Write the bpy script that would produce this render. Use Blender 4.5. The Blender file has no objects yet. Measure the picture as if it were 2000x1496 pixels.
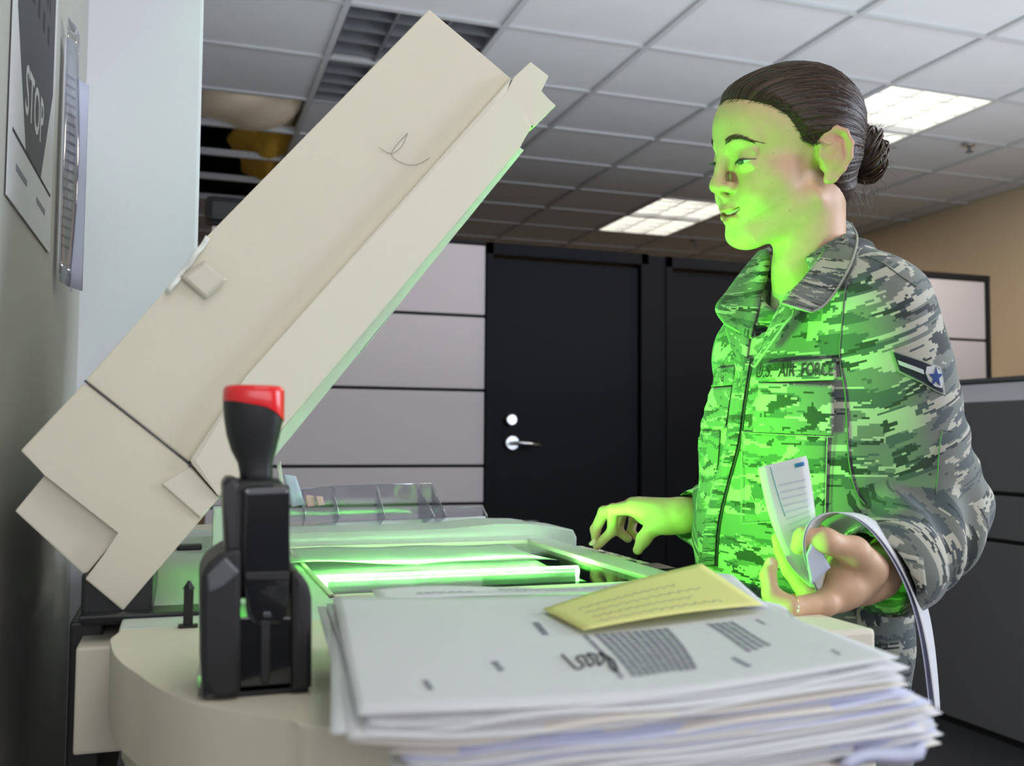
import bpy, bmesh, math, random
import numpy as np
from mathutils import Vector, Matrix, noise
from mathutils.bvhtree import BVHTree
random.seed(7); np.random.seed(7)
SC = bpy.context.scene; COL = SC.collection
# ---------------------------------------------------------------- camera
F = 1900.0
def _n(v): v = np.array(v, float); return v/np.linalg.norm(v)
_Y = _n([(355-1000)/F, -(848-748)/F, -1]); _X = _n([(6500-1000)/F, -(893-748)/F, -1])
_X = _n(_X-_X.dot(_Y)*_Y); _Z = np.cross(_X, _Y); ROT = np.array([_X, _Y, _Z])
CAM = np.array([0, 0, 1.15]); ZC = 0.965
def ray(u, v): return ROT @ np.array([(u-1000)/F, -(v-748)/F, -1.0])
def P(u, v, X=None, Y=None, Z=None):            # photograph pixel -> point of a world plane
    d = ray(u, v)
    t = (X-CAM[0])/d[0] if X is not None else ((Y-CAM[1])/d[1] if Y is not None else (Z-CAM[2])/d[2])
    return CAM+d*t
cd = bpy.data.cameras.new('camera'); cam = bpy.data.objects.new('camera', cd); COL.objects.link(cam)
cam.matrix_world = Matrix.Translation(Vector(CAM)) @ Matrix(ROT.tolist()).to_4x4()
cd.sensor_width = 36; cd.lens = F/2000*36; cd.clip_start = 0.05
cd.dof.use_dof = True; cd.dof.focus_distance = 1.32; cd.dof.aperture_fstop = 6.3
SC.camera = cam
# ---------------------------------------------------------------- world, lights, exposure
SC.view_settings.view_transform = 'Standard'; SC.view_settings.look = 'None'
SC.view_settings.gamma = 1; SC.view_settings.exposure = 0.0; SC.view_settings.use_curve_mapping = False
w = bpy.data.worlds.new('world'); SC.world = w; w.use_nodes = True
w.node_tree.nodes['Background'].inputs[0].default_value = (0.80, 0.88, 1.0, 1)
w.node_tree.nodes['Background'].inputs[1].default_value = 0.06
def area(name, loc, target, sx, sy, power, color, spread=180):
    l = bpy.data.lights.new(name, 'AREA'); l.shape = 'RECTANGLE'; l.size = sx; l.size_y = sy; l.energy = power; l.color = color
    o = bpy.data.objects.new(name, l); COL.objects.link(o); o.location = loc
    o.rotation_euler = (Vector(target)-Vector(loc)).to_track_quat('-Z', 'Y').to_euler(); l.spread = math.radians(spread); return o
area('window_light_behind', (1.2, -2.6, 1.9), (1.4, 3.0, 1.9), 3.0, 1.6, 58, (0.96, 0.95, 1.0))
area('window_light_right', (3.3, 0.35, 1.7), (0.9, 1.2, 1.2), 1.4, 1.4, 75, (0.80, 0.88, 1.0))
area('ceiling_fill_left', (1.25, 2.75, 1.30), (1.25, 2.75, 3), 1.9, 1.3, 12, (.92, .94, 1.0))  # added uplight to brighten the ceiling, no real source stands here
area('ceiling_fill_right', (3.4, 2.6, 1.30), (3.4, 2.6, 3), 2.2, 1.6, 25, (.92, .95, 1.0))  # second unseen uplight, added to lift the right side of the ceiling
area('overhead_fill', (.45, -.15, 2.70), (.45, -.15, 0), .6, 1.1, 9, (1, .97, .93))  # unseen lamp added above the camera to brighten the paper pile
area('green_fill', (.30, 1.00, ZC+.022), (.80, 1.01, 1.28), .09, .06, 3.3, (.11, 1.0, .03), 116)  # green lamp added behind the paper pile to light her near side
area('scanner_lamp', (0.38, P(880, 1126, Z=ZC-.020)[1]-0.014, ZC-0.024), (0.38, P(880, 1126, Z=ZC-.020)[1]-0.014, ZC+1.0), 0.40, 0.022, 55, (0.10, 1.0, 0.05), 150)
# ---------------------------------------------------------------- materials
def mat(name, col, rough=0.6, metal=0.0, var=0.0, vscale=30, bump=0.0, bscale=200, emis=None, estr=0, spec=0.5, coat=0.0, trans=0.0):
    m = bpy.data.materials.new(name); m.use_nodes = True; nt = m.node_tree; N = nt.nodes; L = nt.links
    b = N['Principled BSDF']; b.inputs['Base Color'].default_value = (*col, 1)
    b.inputs['Roughness'].default_value = rough; b.inputs['Metallic'].default_value = metal
    b.inputs['Specular IOR Level'].default_value = spec; b.inputs['Coat Weight'].default_value = coat
    if emis: b.inputs['Emission Color'].default_value = (*emis, 1); b.inputs['Emission Strength'].default_value = estr
    tc = N.new('ShaderNodeTexCoord')
    if var:
        nz = N.new('ShaderNodeTexNoise'); nz.inputs['Scale'].default_value = vscale; nz.inputs['Detail'].default_value = 4
        L.new(tc.outputs['Object'], nz.inputs['Vector'])
        mx = N.new('ShaderNodeMix'); mx.data_type = 'RGBA'
        mx.inputs[6].default_value = (*[c*(1-var) for c in col], 1); mx.inputs[7].default_value = (*[min(1, c*(1+var)) for c in col], 1)
        L.new(nz.outputs['Fac'], mx.inputs[0]); L.new(mx.outputs[2], b.inputs['Base Color'])
    if bump:
        nb = N.new('ShaderNodeTexNoise'); nb.inputs['Scale'].default_value = bscale; nb.inputs['Detail'].default_value = 3
        L.new(tc.outputs['Object'], nb.inputs['Vector'])
        bp = N.new('ShaderNodeBump'); bp.inputs['Strength'].default_value = bump; bp.inputs['Distance'].default_value = 0.001
        L.new(nb.outputs['Fac'], bp.inputs['Height']); L.new(bp.outputs[0], b.inputs['Normal'])
    if trans:
        tr = N.new('ShaderNodeBsdfTranslucent'); tr.inputs[0].default_value = (*col, 1)
        ms = N.new('ShaderNodeMixShader'); ms.inputs[0].default_value = trans
        L.new(b.outputs[0], ms.inputs[1]); L.new(tr.outputs[0], ms.inputs[2]); L.new(ms.outputs[0], N['Material Output'].inputs[0])
    return m
def clear(name, tint, gl=0.08, dens=1.0):
    m = bpy.data.materials.new(name); m.use_nodes = True; nt = m.node_tree; N = nt.nodes; L = nt.links; N.remove(N['Principled BSDF'])
    t = N.new('ShaderNodeBsdfTransparent'); t.inputs[0].default_value = (*tint, 1)
    g = N.new('ShaderNodeBsdfGlossy'); g.inputs[1].default_value = 0.05
    lw = N.new('ShaderNodeLayerWeight'); lw.inputs[0].default_value = 0.35
    mp = N.new('ShaderNodeMath'); mp.operation = 'MULTIPLY_ADD'; mp.inputs[1].default_value = 0.5*dens; mp.inputs[2].default_value = gl
    mp.use_clamp = True; L.new(lw.outputs['Fresnel'], mp.inputs[0])
    ms = N.new('ShaderNodeMixShader'); L.new(mp.outputs[0], ms.inputs[0]); L.new(t.outputs[0], ms.inputs[1]); L.new(g.outputs[0], ms.inputs[2])
    L.new(ms.outputs[0], N['Material Output'].inputs[0]); return m
M = {}
M['ceil'] = mat('ceiling_tile', (.62, .63, .66), .95, var=.06, vscale=3, bump=.25, bscale=260)
M['grid'] = mat('ceiling_grid', (.50, .51, .53), .5)
M['wallw'] = mat('white_wall', (.77, .76, .82), .9, var=.05, vscale=2.5, bump=.15, bscale=350)
M['walln'] = mat('near_wall', (.46, .45, .42), .9, var=.06, vscale=2, bump=.15, bscale=350)
M['wallt'] = mat('tan_wall', (.60, .47, .33), .9, var=.05, vscale=2)
M['floor'] = mat('floor_carpet', (.03, .03, .035), .95, var=.3, vscale=60, bump=.4)
M['slab'] = mat('partition_fabric', (.60, .54, .55), .95, var=.05, vscale=200, bump=.3, bscale=500)
M['slabg'] = mat('grey_partition_fabric', (.16, .155, .165), .95, var=.06, vscale=150, bump=.3, bscale=500)
M['black'] = mat('black_paint', (.006, .006, .008), .55, spec=.12)
M['blackgap'] = mat('black_joint', (.006, .006, .007), .8)
M['metal'] = mat('brushed_metal', (.62, .63, .66), .28, 1.0)
M['beige'] = mat('copier_beige', (.70, .64, .52), .55, var=.07, vscale=5, bump=.06, bscale=900)
M['beige2'] = mat('copier_beige_light', (.73, .68, .57), .5, var=.02, vscale=8)
M['pale'] = mat('copier_top_plastic', (.62, .66, .60), .45, bump=.05, bscale=900)
M['foam'] = mat('white_foam', (.85, .87, .86), .6)
M['dark'] = mat('dark_plastic', (.015, .015, .017), .35)
M['gloss'] = mat('glossy_black_plastic', (.010, .010, .012), .14, coat=.5)
M['matte'] = mat('matte_black_rubber', (.008, .008, .009), .5)
M['greyp'] = mat('grey_plastic', (.10, .10, .11), .35)
M['red'] = mat('red_plastic', (.80, .015, .02), .3, coat=.3)
M['chrome'] = mat('chrome', (.8, .8, .8), .12, 1.0)
M['gold'] = mat('gold', (.85, .62, .25), .2, 1.0)
M['paper'] = mat('white_paper', (.80, .80, .82), .75, var=.02, vscale=20, trans=.25)
M['paperb'] = mat('bluish_paper', (.66, .68, .86), .75, trans=.2)
M['paperc'] = mat('cream_paper', (.82, .78, .72), .75, trans=.2)
M['yellow'] = mat('yellow_note_paper', (.86, .84, .34), .75, trans=.25)
M['ink'] = mat('print_ink', (.03, .03, .04), .8)
M['inkg'] = mat('grey_print', (.22, .23, .27), .8)
M['inkblue'] = mat('blue_print', (.03, .16, .38), .8)
M['octa'] = mat('dark_print_panel', (.055, .057, .07), .6)
M['clear'] = clear('clear_plastic', (.90, .90, .95), .06)
M['sleeve'] = clear('page_protector', (.93, .94, .97), .10)
M['glass'] = clear('platen_glass', (.96, 1, .97), .04)
M['bulb'] = mat('lamp_tube', (.9, 1, .9), .5, emis=(.50, 1, .50), estr=70)
M['fluor'] = mat('fluorescent', (1, 1, 1), .5, emis=(1, .97, .88), estr=7.0)
M['louver'] = mat('louver_white', (.80, .80, .78), .35)
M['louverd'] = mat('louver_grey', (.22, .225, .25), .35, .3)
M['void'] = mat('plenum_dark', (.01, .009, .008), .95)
M['insy'] = mat('yellow_insulation', (.90, .50, .06), .95, var=.3, vscale=25, bump=1, bscale=60)
M['insb'] = mat('insulation_bag_plastic', (.90, .76, .58), .35, var=.12, vscale=18, bump=.6, bscale=30)
M['hairm'] = None
def paint(o, m): o.data.materials.clear(); o.data.materials.append(m)
# ---------------------------------------------------------------- object helpers
def empty(name, loc=(0, 0, 0), label=None, cat=None, group=None, kind=None):
    o = bpy.data.objects.new(name, None); COL.objects.link(o); o.location = loc; o.empty_display_size = .05
    return tag(o, label, cat, group, kind)
def tag(o, label=None, cat=None, group=None, kind=None):
    if label: o['label'] = label
    if cat: o['category'] = cat
    if group: o['group'] = group
    if kind: o['kind'] = kind
    return o
def link(name, me, m, parent=None):
    o = bpy.data.objects.new(name, me); COL.objects.link(o)
    if m is not None:
        for x in (m if isinstance(m, list) else [m]): me.materials.append(x)
    if parent is not None:
        o.parent = parent; o.matrix_parent_inverse = Matrix.Identity(4)
        pl = parent.location.copy(); p = parent.parent
        while p is not None: pl += p.location; p = p.parent
        me.transform(Matrix.Translation(-pl))
    return o
def build(name, verts, faces, m, parent=None, smooth=False, uv=None):
    me = bpy.data.meshes.new(name); me.from_pydata([tuple(map(float, v)) for v in verts], [], faces); me.update()
    if smooth: me.polygons.foreach_set('use_smooth', [True]*len(me.polygons))
    if uv is not None:
        l = me.uv_layers.new(name='UVMap'); idx = np.empty(len(me.loops), int); me.loops.foreach_get('vertex_index', idx)
        l.data.foreach_set('uv', np.asarray(uv, float)[idx].ravel())
    return link(name, me, m, parent)
def bmobj(name, bm, m, parent=None, smooth=False):
    bmesh.ops.recalc_face_normals(bm, faces=bm.faces[:])
    me = bpy.data.meshes.new(name); bm.to_mesh(me); bm.free()
    if smooth: me.polygons.foreach_set('use_smooth', [True]*len(me.polygons))
    return link(name, me, m, parent)
def add_box(bm, x0, x1, y0, y1, z0, z1, bev=0, mtx=None, seg=2):
    r = bmesh.ops.create_cube(bm, size=1); vs = r['verts']
    for v in vs: v.co = Vector(((x0+x1)/2+v.co.x*(x1-x0), (y0+y1)/2+v.co.y*(y1-y0), (z0+z1)/2+v.co.z*(z1-z0)))
    if bev:
        es = list({e for v in vs for e in v.link_edges})
        r2 = bmesh.ops.bevel(bm, geom=es, offset=bev, segments=seg, affect='EDGES', profile=.6)
        vs = list({v for f in r2['faces'] for v in f.verts}) if r2['faces'] else vs
        vs = list({v for f in r2['faces'] for v in f.verts} | {v for v in vs if v.is_valid})
    if mtx is not None:
        for v in vs: v.co = mtx @ v.co
    return vs
def box(name, x0, x1, y0, y1, z0, z1, m, parent=None, bev=0, mtx=None):
    bm = bmesh.new(); add_box(bm, x0, x1, y0, y1, z0, z1, bev, mtx); return bmobj(name, bm, m, parent)
def prism(name, pts, axis_from, axis_to, m, parent=None, bev=0, axis='Y', smooth=False):
    bm = bmesh.new()
    def mk(a, b, t): return (a, t, b) if axis == 'Y' else ((a, b, t) if axis == 'Z' else (t, a, b))
    v0 = [bm.verts.new(mk(a, b, axis_from)) for a, b in pts]; v1 = [bm.verts.new(mk(a, b, axis_to)) for a, b in pts]
    n = len(pts); bm.faces.new(v0); bm.faces.new(v1[::-1])
    for i in range(n): bm.faces.new((v0[i], v0[(i+1) % n], v1[(i+1) % n], v1[i]))
    if bev: bmesh.ops.bevel(bm, geom=bm.edges[:], offset=bev, segments=2, affect='EDGES', profile=.6)
    return bmobj(name, bm, m, parent, smooth)
def tube_mesh(pts, r, n=8, closed=False, V=None, Fc=None):
    V = [] if V is None else V; Fc = [] if Fc is None else Fc
    pts = [Vector(p) for p in pts]; rs = r if hasattr(r, '__len__') else [r]*len(pts); base = len(V); up = Vector((0.13, .31, .94))
    for i, p in enumerate(pts):
        a = pts[i-1] if (i or closed) else pts[i]; b = pts[(i+1) % len(pts)] if (i < len(pts)-1 or closed) else pts[i]
        t = (b-a)
        if t.length < 1e-9: t = Vector((0, 0, 1))
        t.normalize(); s = t.cross(up)
        if s.length < .05: s = t.cross(Vector((1, 0, 0)))
        s.normalize(); q = s.cross(t)
        for k in range(n):
            c = 2*math.pi*k/n; V.append(p+(s*math.cos(c)+q*math.sin(c))*rs[i])
    m = len(pts)
    for i in range(m if closed else m-1):
        for k in range(n):
            a0 = base+i*n; b0 = base+((i+1) % m)*n; Fc.append((a0+k, a0+(k+1) % n, b0+(k+1) % n, b0+k))
    if not closed: Fc.append(tuple(base+k for k in range(n))[::-1]); Fc.append(tuple(base+(m-1)*n+k for k in range(n)))
    return V, Fc
def tube(name, pts, r, m, parent=None, n=8, closed=False):
    V, Fc = tube_mesh(pts, r, n, closed); return build(name, V, Fc, m, parent, True)
def cyl(name, c, r, h, m, parent=None, axis='Z', n=28, bev=0, r2=None):
    bm = bmesh.new(); bmesh.ops.create_cone(bm, cap_ends=True, segments=n, radius1=r, radius2=r if r2 is None else r2, depth=h)
    if bev:
        es = [e for e in bm.edges if len(e.link_faces) == 2 and any(len(f.verts) > 4 for f in e.link_faces)]
        bmesh.ops.bevel(bm, geom=es, offset=bev, segments=3, affect='EDGES', profile=.5)
    R = {'Z': Matrix.Identity(4), 'Y': Matrix.Rotation(math.pi/2, 4, 'X'), 'X': Matrix.Rotation(math.pi/2, 4, 'Y')}[axis]
    bmesh.ops.transform(bm, matrix=Matrix.Translation(Vector(c)) @ R, verts=bm.verts[:])
    return bmobj(name, bm, m, parent)
_txt = {}
def text_polys(s, bold=False):
    if s in _txt: return _txt[s]
    cu = bpy.data.curves.new('t', 'FONT'); cu.body = s; cu.resolution_u = 3; cu.offset = .012 if bold else 0
    o = bpy.data.objects.new('t', cu); COL.objects.link(o); dg = bpy.context.evaluated_depsgraph_get()
    me = o.evaluated_get(dg).to_mesh(); V = np.array([v.co[:2] for v in me.vertices]); Fc = [tuple(p.vertices) for p in me.polygons]
    bpy.data.objects.remove(o); bpy.data.curves.remove(cu)
    V = V-V.min(0); V = V/max(V[:, 1].max(), 1e-6); _txt[s] = (V, Fc); return V, Fc      # height 1
def text_on(name, s, fn, m, parent, bold=False):
    V, Fc = text_polys(s, bold); W = V[:, 0].max()
    return build(name, [fn(x/W, y) for x, y in V], Fc, m, parent)
def sheet(name, fn, nu, nv, m, parent=None, th=.0004, uv=None):
    V = []; U = []
    for i in range(nu+1):
        for j in range(nv+1):
            V.append(np.array(fn(i/nu, j/nv), float)); U.append(uv(i/nu, j/nv) if uv else (i/nu, j/nv))
    A = np.array(V).reshape(nu+1, nv+1, 3); du = np.gradient(A, axis=0); dv = np.gradient(A, axis=1)
    nn = np.cross(du, dv); nn /= (np.linalg.norm(nn, axis=2, keepdims=True)+1e-12)
    B = (A-nn*th); k = (nu+1)*(nv+1); V = list(A.reshape(-1, 3))+list(B.reshape(-1, 3)); U = U+U
    Fc = []; ix = lambda i, j: i*(nv+1)+j
    for i in range(nu):
        for j in range(nv):
            q = (ix(i, j), ix(i+1, j), ix(i+1, j+1), ix(i, j+1)); Fc.append(q); Fc.append(tuple(k+a for a in q[::-1]))
    bd = [ix(i, 0) for i in range(nu)]+[ix(nu, j) for j in range(nv)]+[ix(i, nv) for i in range(nu, 0, -1)]+[ix(0, j) for j in range(nv, 0, -1)]
    for a, b in zip(bd, bd[1:]+bd[:1]): Fc.append((a, k+a, k+b, b))
    return build(name, V, Fc, m, parent, True, U)
def bil(a, b, c, d):
    a, b, c, d = map(lambda q: np.array(q, float), (a, b, c, d))
    return lambda u, v: (a*(1-u)+b*u)*(1-v)+(d*(1-u)+c*u)*v
def pl(t, pts):                                 # smooth polyline sample, t 0..1
    pts = np.array(pts, float); n = len(pts)-1; x = min(max(t, 0), 1)*n; i = min(int(x), n-1); f = x-i
    p0 = pts[max(i-1, 0)]; p1 = pts[i]; p2 = pts[i+1]; p3 = pts[min(i+2, n)]
    return .5*((2*p1)+(-p0+p2)*f+(2*p0-5*p1+4*p2-p3)*f*f+(-p0+3*p1-3*p2+p3)*f**3)

# ================================================================ ROOM SHELL
S = 1.6; HC = 2.75
XS = [0.02]+[0.54+.612*k for k in range(8)]+[5.0]; XS = [x for x in XS if x < 4.9]+[5.0]
YS = [3.53+.552*k for k in range(-7, 10)]
floor = box('floor', -1.2, 5.2, -1.5, 9.2, -.05, 0, M['floor']); tag(floor, kind='structure')
wl = box('wall_left', -.32, -.185, -1.5, 1.95, 0, HC+.05, M['walln']); tag(wl, kind='structure')
wf = box('wall_left_end', -1.2, P(388, 400, Y=1.95)[0], 1.95, 2.05, 0, HC+.05, M['wallw'], bev=.006); tag(wf, kind='structure')
wb = box('wall_left_far', -.1, .012, 2.05, 9.1, 0, HC+.6, M['walln']); tag(wb, kind='structure')
wr = box('wall_right', 5.0, 5.1, -.2, 9.1, 0, HC+.05, M['wallt']); tag(wr, kind='structure')
wk = box('wall_back', -.1, 5.1, 9.1, 9.2, 0, HC+.6, M['wallt']); tag(wk, kind='structure')
# ceiling: runners as the structure mesh, each tile a part
bm = bmesh.new()
for x in XS[1:-1]: add_box(bm, x-.012, x+.012, YS[0], 9.1, HC-.008, HC+.03)
for y in YS: add_box(bm, .012, 5.0, y-.012, y+.012, HC-.007, HC+.03)
add_box(bm, .012, .035, 2.05, 9.1, HC-.02, HC+.03)
ceil = bmobj('ceiling', bm, M['grid']); tag(ceil, kind='structure')
bm = bmesh.new(); add_box(bm, -.5, .5, -.5, .5, 0, .015); tme = bpy.data.meshes.new('ceiling_tile')
bm.to_mesh(tme); bm.free(); tme.materials.append(M['ceil'])
fix = {'off': (.54, 3.53), 'on1': (XS[5] if False else 2.988, 3.53), 'on2': (2.988, 5.738)}
def skip(cx, cy):
    for (fx, fy) in fix.values():
        if fx < cx < fx+.612 and fy < cy < fy+1.104: return True
    return cx < .54 and 4.63 < cy < 6.84
for i in range(len(XS)-1):
    for j in range(len(YS)-1):
        x0, x1, y0, y1 = XS[i], XS[i+1], YS[j], YS[j+1]; cx, cy = (x0+x1)/2, (y0+y1)/2
        if skip(cx, cy): continue
        t = bpy.data.objects.new('ceiling_tile', tme); COL.objects.link(t); t.parent = ceil
        t.location = (cx, cy, HC+.002+random.uniform(0, .003)); t.scale = (x1-x0-.02, y1-y0-.02, 1)
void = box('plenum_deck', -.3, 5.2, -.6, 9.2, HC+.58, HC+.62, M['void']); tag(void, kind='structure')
# plenum contents above the missing tiles
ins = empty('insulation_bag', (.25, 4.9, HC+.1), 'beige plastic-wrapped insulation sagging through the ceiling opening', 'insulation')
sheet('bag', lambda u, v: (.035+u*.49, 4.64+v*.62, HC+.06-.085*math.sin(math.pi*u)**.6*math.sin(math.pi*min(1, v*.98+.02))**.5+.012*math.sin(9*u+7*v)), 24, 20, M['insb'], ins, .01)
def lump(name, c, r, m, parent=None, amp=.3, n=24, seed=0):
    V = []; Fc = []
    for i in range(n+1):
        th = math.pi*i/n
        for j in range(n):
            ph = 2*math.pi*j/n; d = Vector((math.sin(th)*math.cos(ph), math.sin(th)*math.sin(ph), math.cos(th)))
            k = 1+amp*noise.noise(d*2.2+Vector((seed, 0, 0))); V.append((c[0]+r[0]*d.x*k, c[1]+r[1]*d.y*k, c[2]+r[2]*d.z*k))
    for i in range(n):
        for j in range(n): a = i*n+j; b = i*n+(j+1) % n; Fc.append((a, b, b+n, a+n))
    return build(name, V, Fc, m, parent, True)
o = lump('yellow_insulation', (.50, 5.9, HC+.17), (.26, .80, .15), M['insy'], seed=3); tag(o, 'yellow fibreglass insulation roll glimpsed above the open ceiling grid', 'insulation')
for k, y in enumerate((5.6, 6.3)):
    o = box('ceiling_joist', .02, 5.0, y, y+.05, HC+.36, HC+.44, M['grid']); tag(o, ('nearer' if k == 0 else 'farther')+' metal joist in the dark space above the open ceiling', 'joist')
# luminaires
def fixture(name, x0, y0, lit, label):
    r = empty(name, (x0+.306, y0+.552, HC), label, 'ceiling light', 'recessed ceiling lights'); L = 1.104; W = .612
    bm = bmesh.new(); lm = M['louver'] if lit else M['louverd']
    for a in ((0, .018, 0, L), (W-.018, W, 0, L), (0, W, 0, .018), (0, W, L-.018, L)): add_box(bm, x0+a[0], x0+a[1], y0+a[2], y0+a[3], HC-.004, HC+.09)
    bmobj('frame', bm, lm, r)
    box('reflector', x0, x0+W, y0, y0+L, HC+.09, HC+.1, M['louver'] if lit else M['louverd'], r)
    for k in (1, 2) if lit else (1, 2):
        box('spine', x0+W*k/3-.006, x0+W*k/3+.006, y0+.01, y0+L-.01, HC+.0, HC+.06, lm, r)
    for k in range(1, 9): box('louver_blade', x0+.01, x0+W-.01, y0+L*k/9-.006, y0+L*k/9+.006, HC+.002, HC+.06, lm, r)
    for k in (.5, 1.5, 2.5):
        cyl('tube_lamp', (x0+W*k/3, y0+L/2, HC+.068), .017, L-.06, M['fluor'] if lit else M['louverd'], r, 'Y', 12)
    if lit:
        l = area('ceiling_light_glow', (x0+W/2, y0+L/2, HC-.012), (x0+W/2, y0+L/2, 0), W-.06, L-.06, 24, (1, .88, .70)); l.parent = r; l.location = (0, 0, -.012)
        l.rotation_euler = (0, 0, 0)
fixture('ceiling_light', .54, 3.53, False, 'unlit ceiling light with dark louvers above the raised lid')
fixture('ceiling_light', 2.988, 3.53, True, 'lit ceiling light directly behind the hair bun')
fixture('ceiling_light', 2.988, 5.738, True, 'lit ceiling light farther away, left of the face')
for (px, py, s) in ((1893, 280, 'dark sprinkler head right of the lit ceiling light by the bun'), (1358, 470, 'small dark sprinkler head below the farther lit ceiling light')):
    p = P(px, py, Z=HC); r = empty('sprinkler_head', p, s, 'sprinkler')
    cyl('escutcheon', (p[0], p[1], HC-.012), .034, .008, M['metal'], r, bev=.002); cyl('stem', (p[0], p[1], HC-.03), .010, .03, M['greyp'], r)
    cyl('deflector', (p[0], p[1], HC-.047), .020, .004, M['greyp'], r)
# ---------------------------------------------------------------- back partition with slabs and doors (plane Y = 4.3)
YB = 4.3
bp = empty('slab_partition', (.7, YB+.04, 0), 'pale grey fabric partition of stacked slabs left of the black door', 'partition')
xl, xr = .1, P(948, 700, Y=YB)[0]; zt = [2.045, 1.707, 1.362, 1.014, .842, .50, .16]
box('core', xl, xr, YB+.015, YB+.08, 0, 2.05, M['blackgap'], bp)
for a, b in zip(zt, zt[1:]): box('slab', xl, xr-.004, YB, YB+.03, b+.007, a-.007, M['slab'], bp, bev=.004)
box('top_cap', xl, xr, YB-.005, YB+.085, 2.045, 2.06, M['blackgap'], bp)
x1 = P(1262, 700, Y=YB)[0]; x2 = P(1300, 700, Y=YB)[0]
d1 = empty('door_1', (xr, YB, 0), kind='structure')
bm = bmesh.new(); add_box(bm, xr, xr+.035, YB-.01, YB+.09, 0, 2.055, .002); add_box(bm, x1-.03, x1+.01, YB-.01, YB+.09, 0, 2.055, .002); add_box(bm, xr, x1+.01, YB-.01, YB+.09, 2.0, 2.055, .002)
bmobj('door_frame', bm, M['black'], d1)
dl = box('door_leaf', xr+.04, x1-.04, YB+.012, YB+.055, .01, 1.985, M['black'], d1, bev=.002)
q = P(1010, 865, Y=YB); hx, hz = P(1000, 865, Y=YB)[0], q[2]
cyl('lever_rose', (hx, YB-.0, hz), .034, .02, M['metal'], d1, 'Y', bev=.004)
tube('lever_handle', [(hx, YB-.01, hz), (hx, YB-.045, hz), (hx+.03, YB-.05, hz), (hx+.12, YB-.05, hz-.012)], .0095, M['metal'], d1, 12)
cyl('deadbolt', (P(998, 820, Y=YB)[0], YB-.004, P(998, 820, Y=YB)[2]), .028, .028, M['metal'], d1, 'Y', bev=.006)
o = box('trim_1', x1+.01, x2, YB-.004, YB+.08, 0, 2.05, M['black'], bev=.003); tag(o, kind='structure')
d2 = empty('door_2', (x2, YB, 0), kind='structure'); x3 = x2+.95
bm = bmesh.new(); add_box(bm, x2, x2+.035, YB-.01, YB+.09, 0, 2.05, .002); add_box(bm, x3-.035, x3, YB-.01, YB+.09, 0, 2.05, .002); add_box(bm, x2, x3, YB-.01, YB+.09, 1.995, 2.05, .002)
bmobj('door_frame', bm, M['black'], d2); box('door_leaf', x2+.045, x3-.045, YB+.012, YB+.055, .01, 1.98, M['black'], d2, bev=.002)
bq = empty('slab_partition', (3.7, YB, 0), 'pinkish fabric partition of stacked slabs far right behind the shoulder', 'partition')
xe = P(1925, 600, Y=YB)[0]
box('core', x3, xe, YB+.015, YB+.08, 0, 2.06, M['blackgap'], bq); box('end_post', xe-.0, xe+.03, YB-.004, YB+.09, 0, 2.075, M['blackgap'], bq)
for a, b in zip(zt, zt[1:]): box('slab', x3+.004, xe-.004, YB, YB+.03, b+.007, a-.007, M['slab'], bq, bev=.004)
box('top_cap', x3, xe+.03, YB-.006, YB+.09, 2.045, 2.075, M['blackgap'], bq)
o = box('conduit', 4.93, 4.99, 5.3, 5.42, .0, 1.72, M['louver'], bev=.004); tag(o, 'white vertical raceway on the tan wall beyond the partition', 'conduit')
# near grey partition, parallel to the copier, behind the person's back
gx = P(1990, 1463, Z=0)[0]; zt2 = P(1990, 741, X=gx)[2]
gp = empty('grey_partition', (gx, 2.2, 0), 'dark grey fabric partition at the right behind the sleeve', 'partition')
za = P(1990, 967, X=gx)[2]; zb = P(1990, 1062, X=gx)[2]
box('core', gx+.012, gx+.07, .9, 4.2, 0, zt2, M['blackgap'], gp)
box('top_cap', gx-.006, gx+.076, .9, 4.2, zt2, zt2+.014, M['blackgap'], gp, bev=.002)
for a, b in ((zt2, za), (za, zb), (zb, .02)): box('slab', gx, gx+.03, .9, 4.2, b+.008, a-.008, M['slabg'], gp, bev=.004)
# something dark on top of the slab partition at the far left
o = box('dark_box', .07, .25, YB-.02, YB+.16, 2.06, 2.17, M['dark'], bev=.03); tag(o, 'rounded black box on top of the far partition beside the wall corner', 'box')

# ================================================================ COPIER
def PZ(u, v, z=None):
    p = P(u, v, Z=ZC if z is None else z); return p
XF = P(1705, 1228, Z=ZC)[0]; YN = P(1705, 1228, Z=ZC)[1]; XR = P(215, 1245, Z=ZC)[0]
glx0, glx1 = .165, P(1310, 1140, Z=ZC)[0]; gly0, gly1 = 1.13, P(1040, 1056, Z=ZC)[1]
cop = empty('photocopier', (.3, 1.3, 0), 'beige office photocopier with its lid raised and green scan light on', 'photocopier')
# top deck around the glass
bm = bmesh.new(); YFAR = gly1+.16
zb_ = ZC-.055
add_box(bm, XR+.005, glx0, 1.0, YFAR, zb_, ZC, .003); add_box(bm, glx1, XF, YN, YFAR, zb_, ZC, .004)
add_box(bm, glx0-.002, glx1+.002, gly1, YFAR, zb_, ZC, .003); add_box(bm, glx0-.002, glx1+.002, YN, gly0, zb_, ZC, .003)
bmobj('top_deck', bm, M['pale'], cop)
bm = bmesh.new()
for a in ((glx0, glx0+.006, gly0, gly1), (glx1-.008, glx1, gly0, gly1), (glx0, glx1, gly1-.008, gly1), (glx0, glx1, gly0, gly0+.006)): add_box(bm, a[0], a[1], a[2], a[3], ZC-.004, ZC+.0025, .001)
bmobj('glass_frame', bm, M['beige2'], cop)
box('platen_glass', glx0+.004, glx1-.004, gly0+.003, gly1-.003, ZC-.004, ZC-.001, M['glass'], cop)
bm = bmesh.new(); zd = ZC-.065
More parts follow.
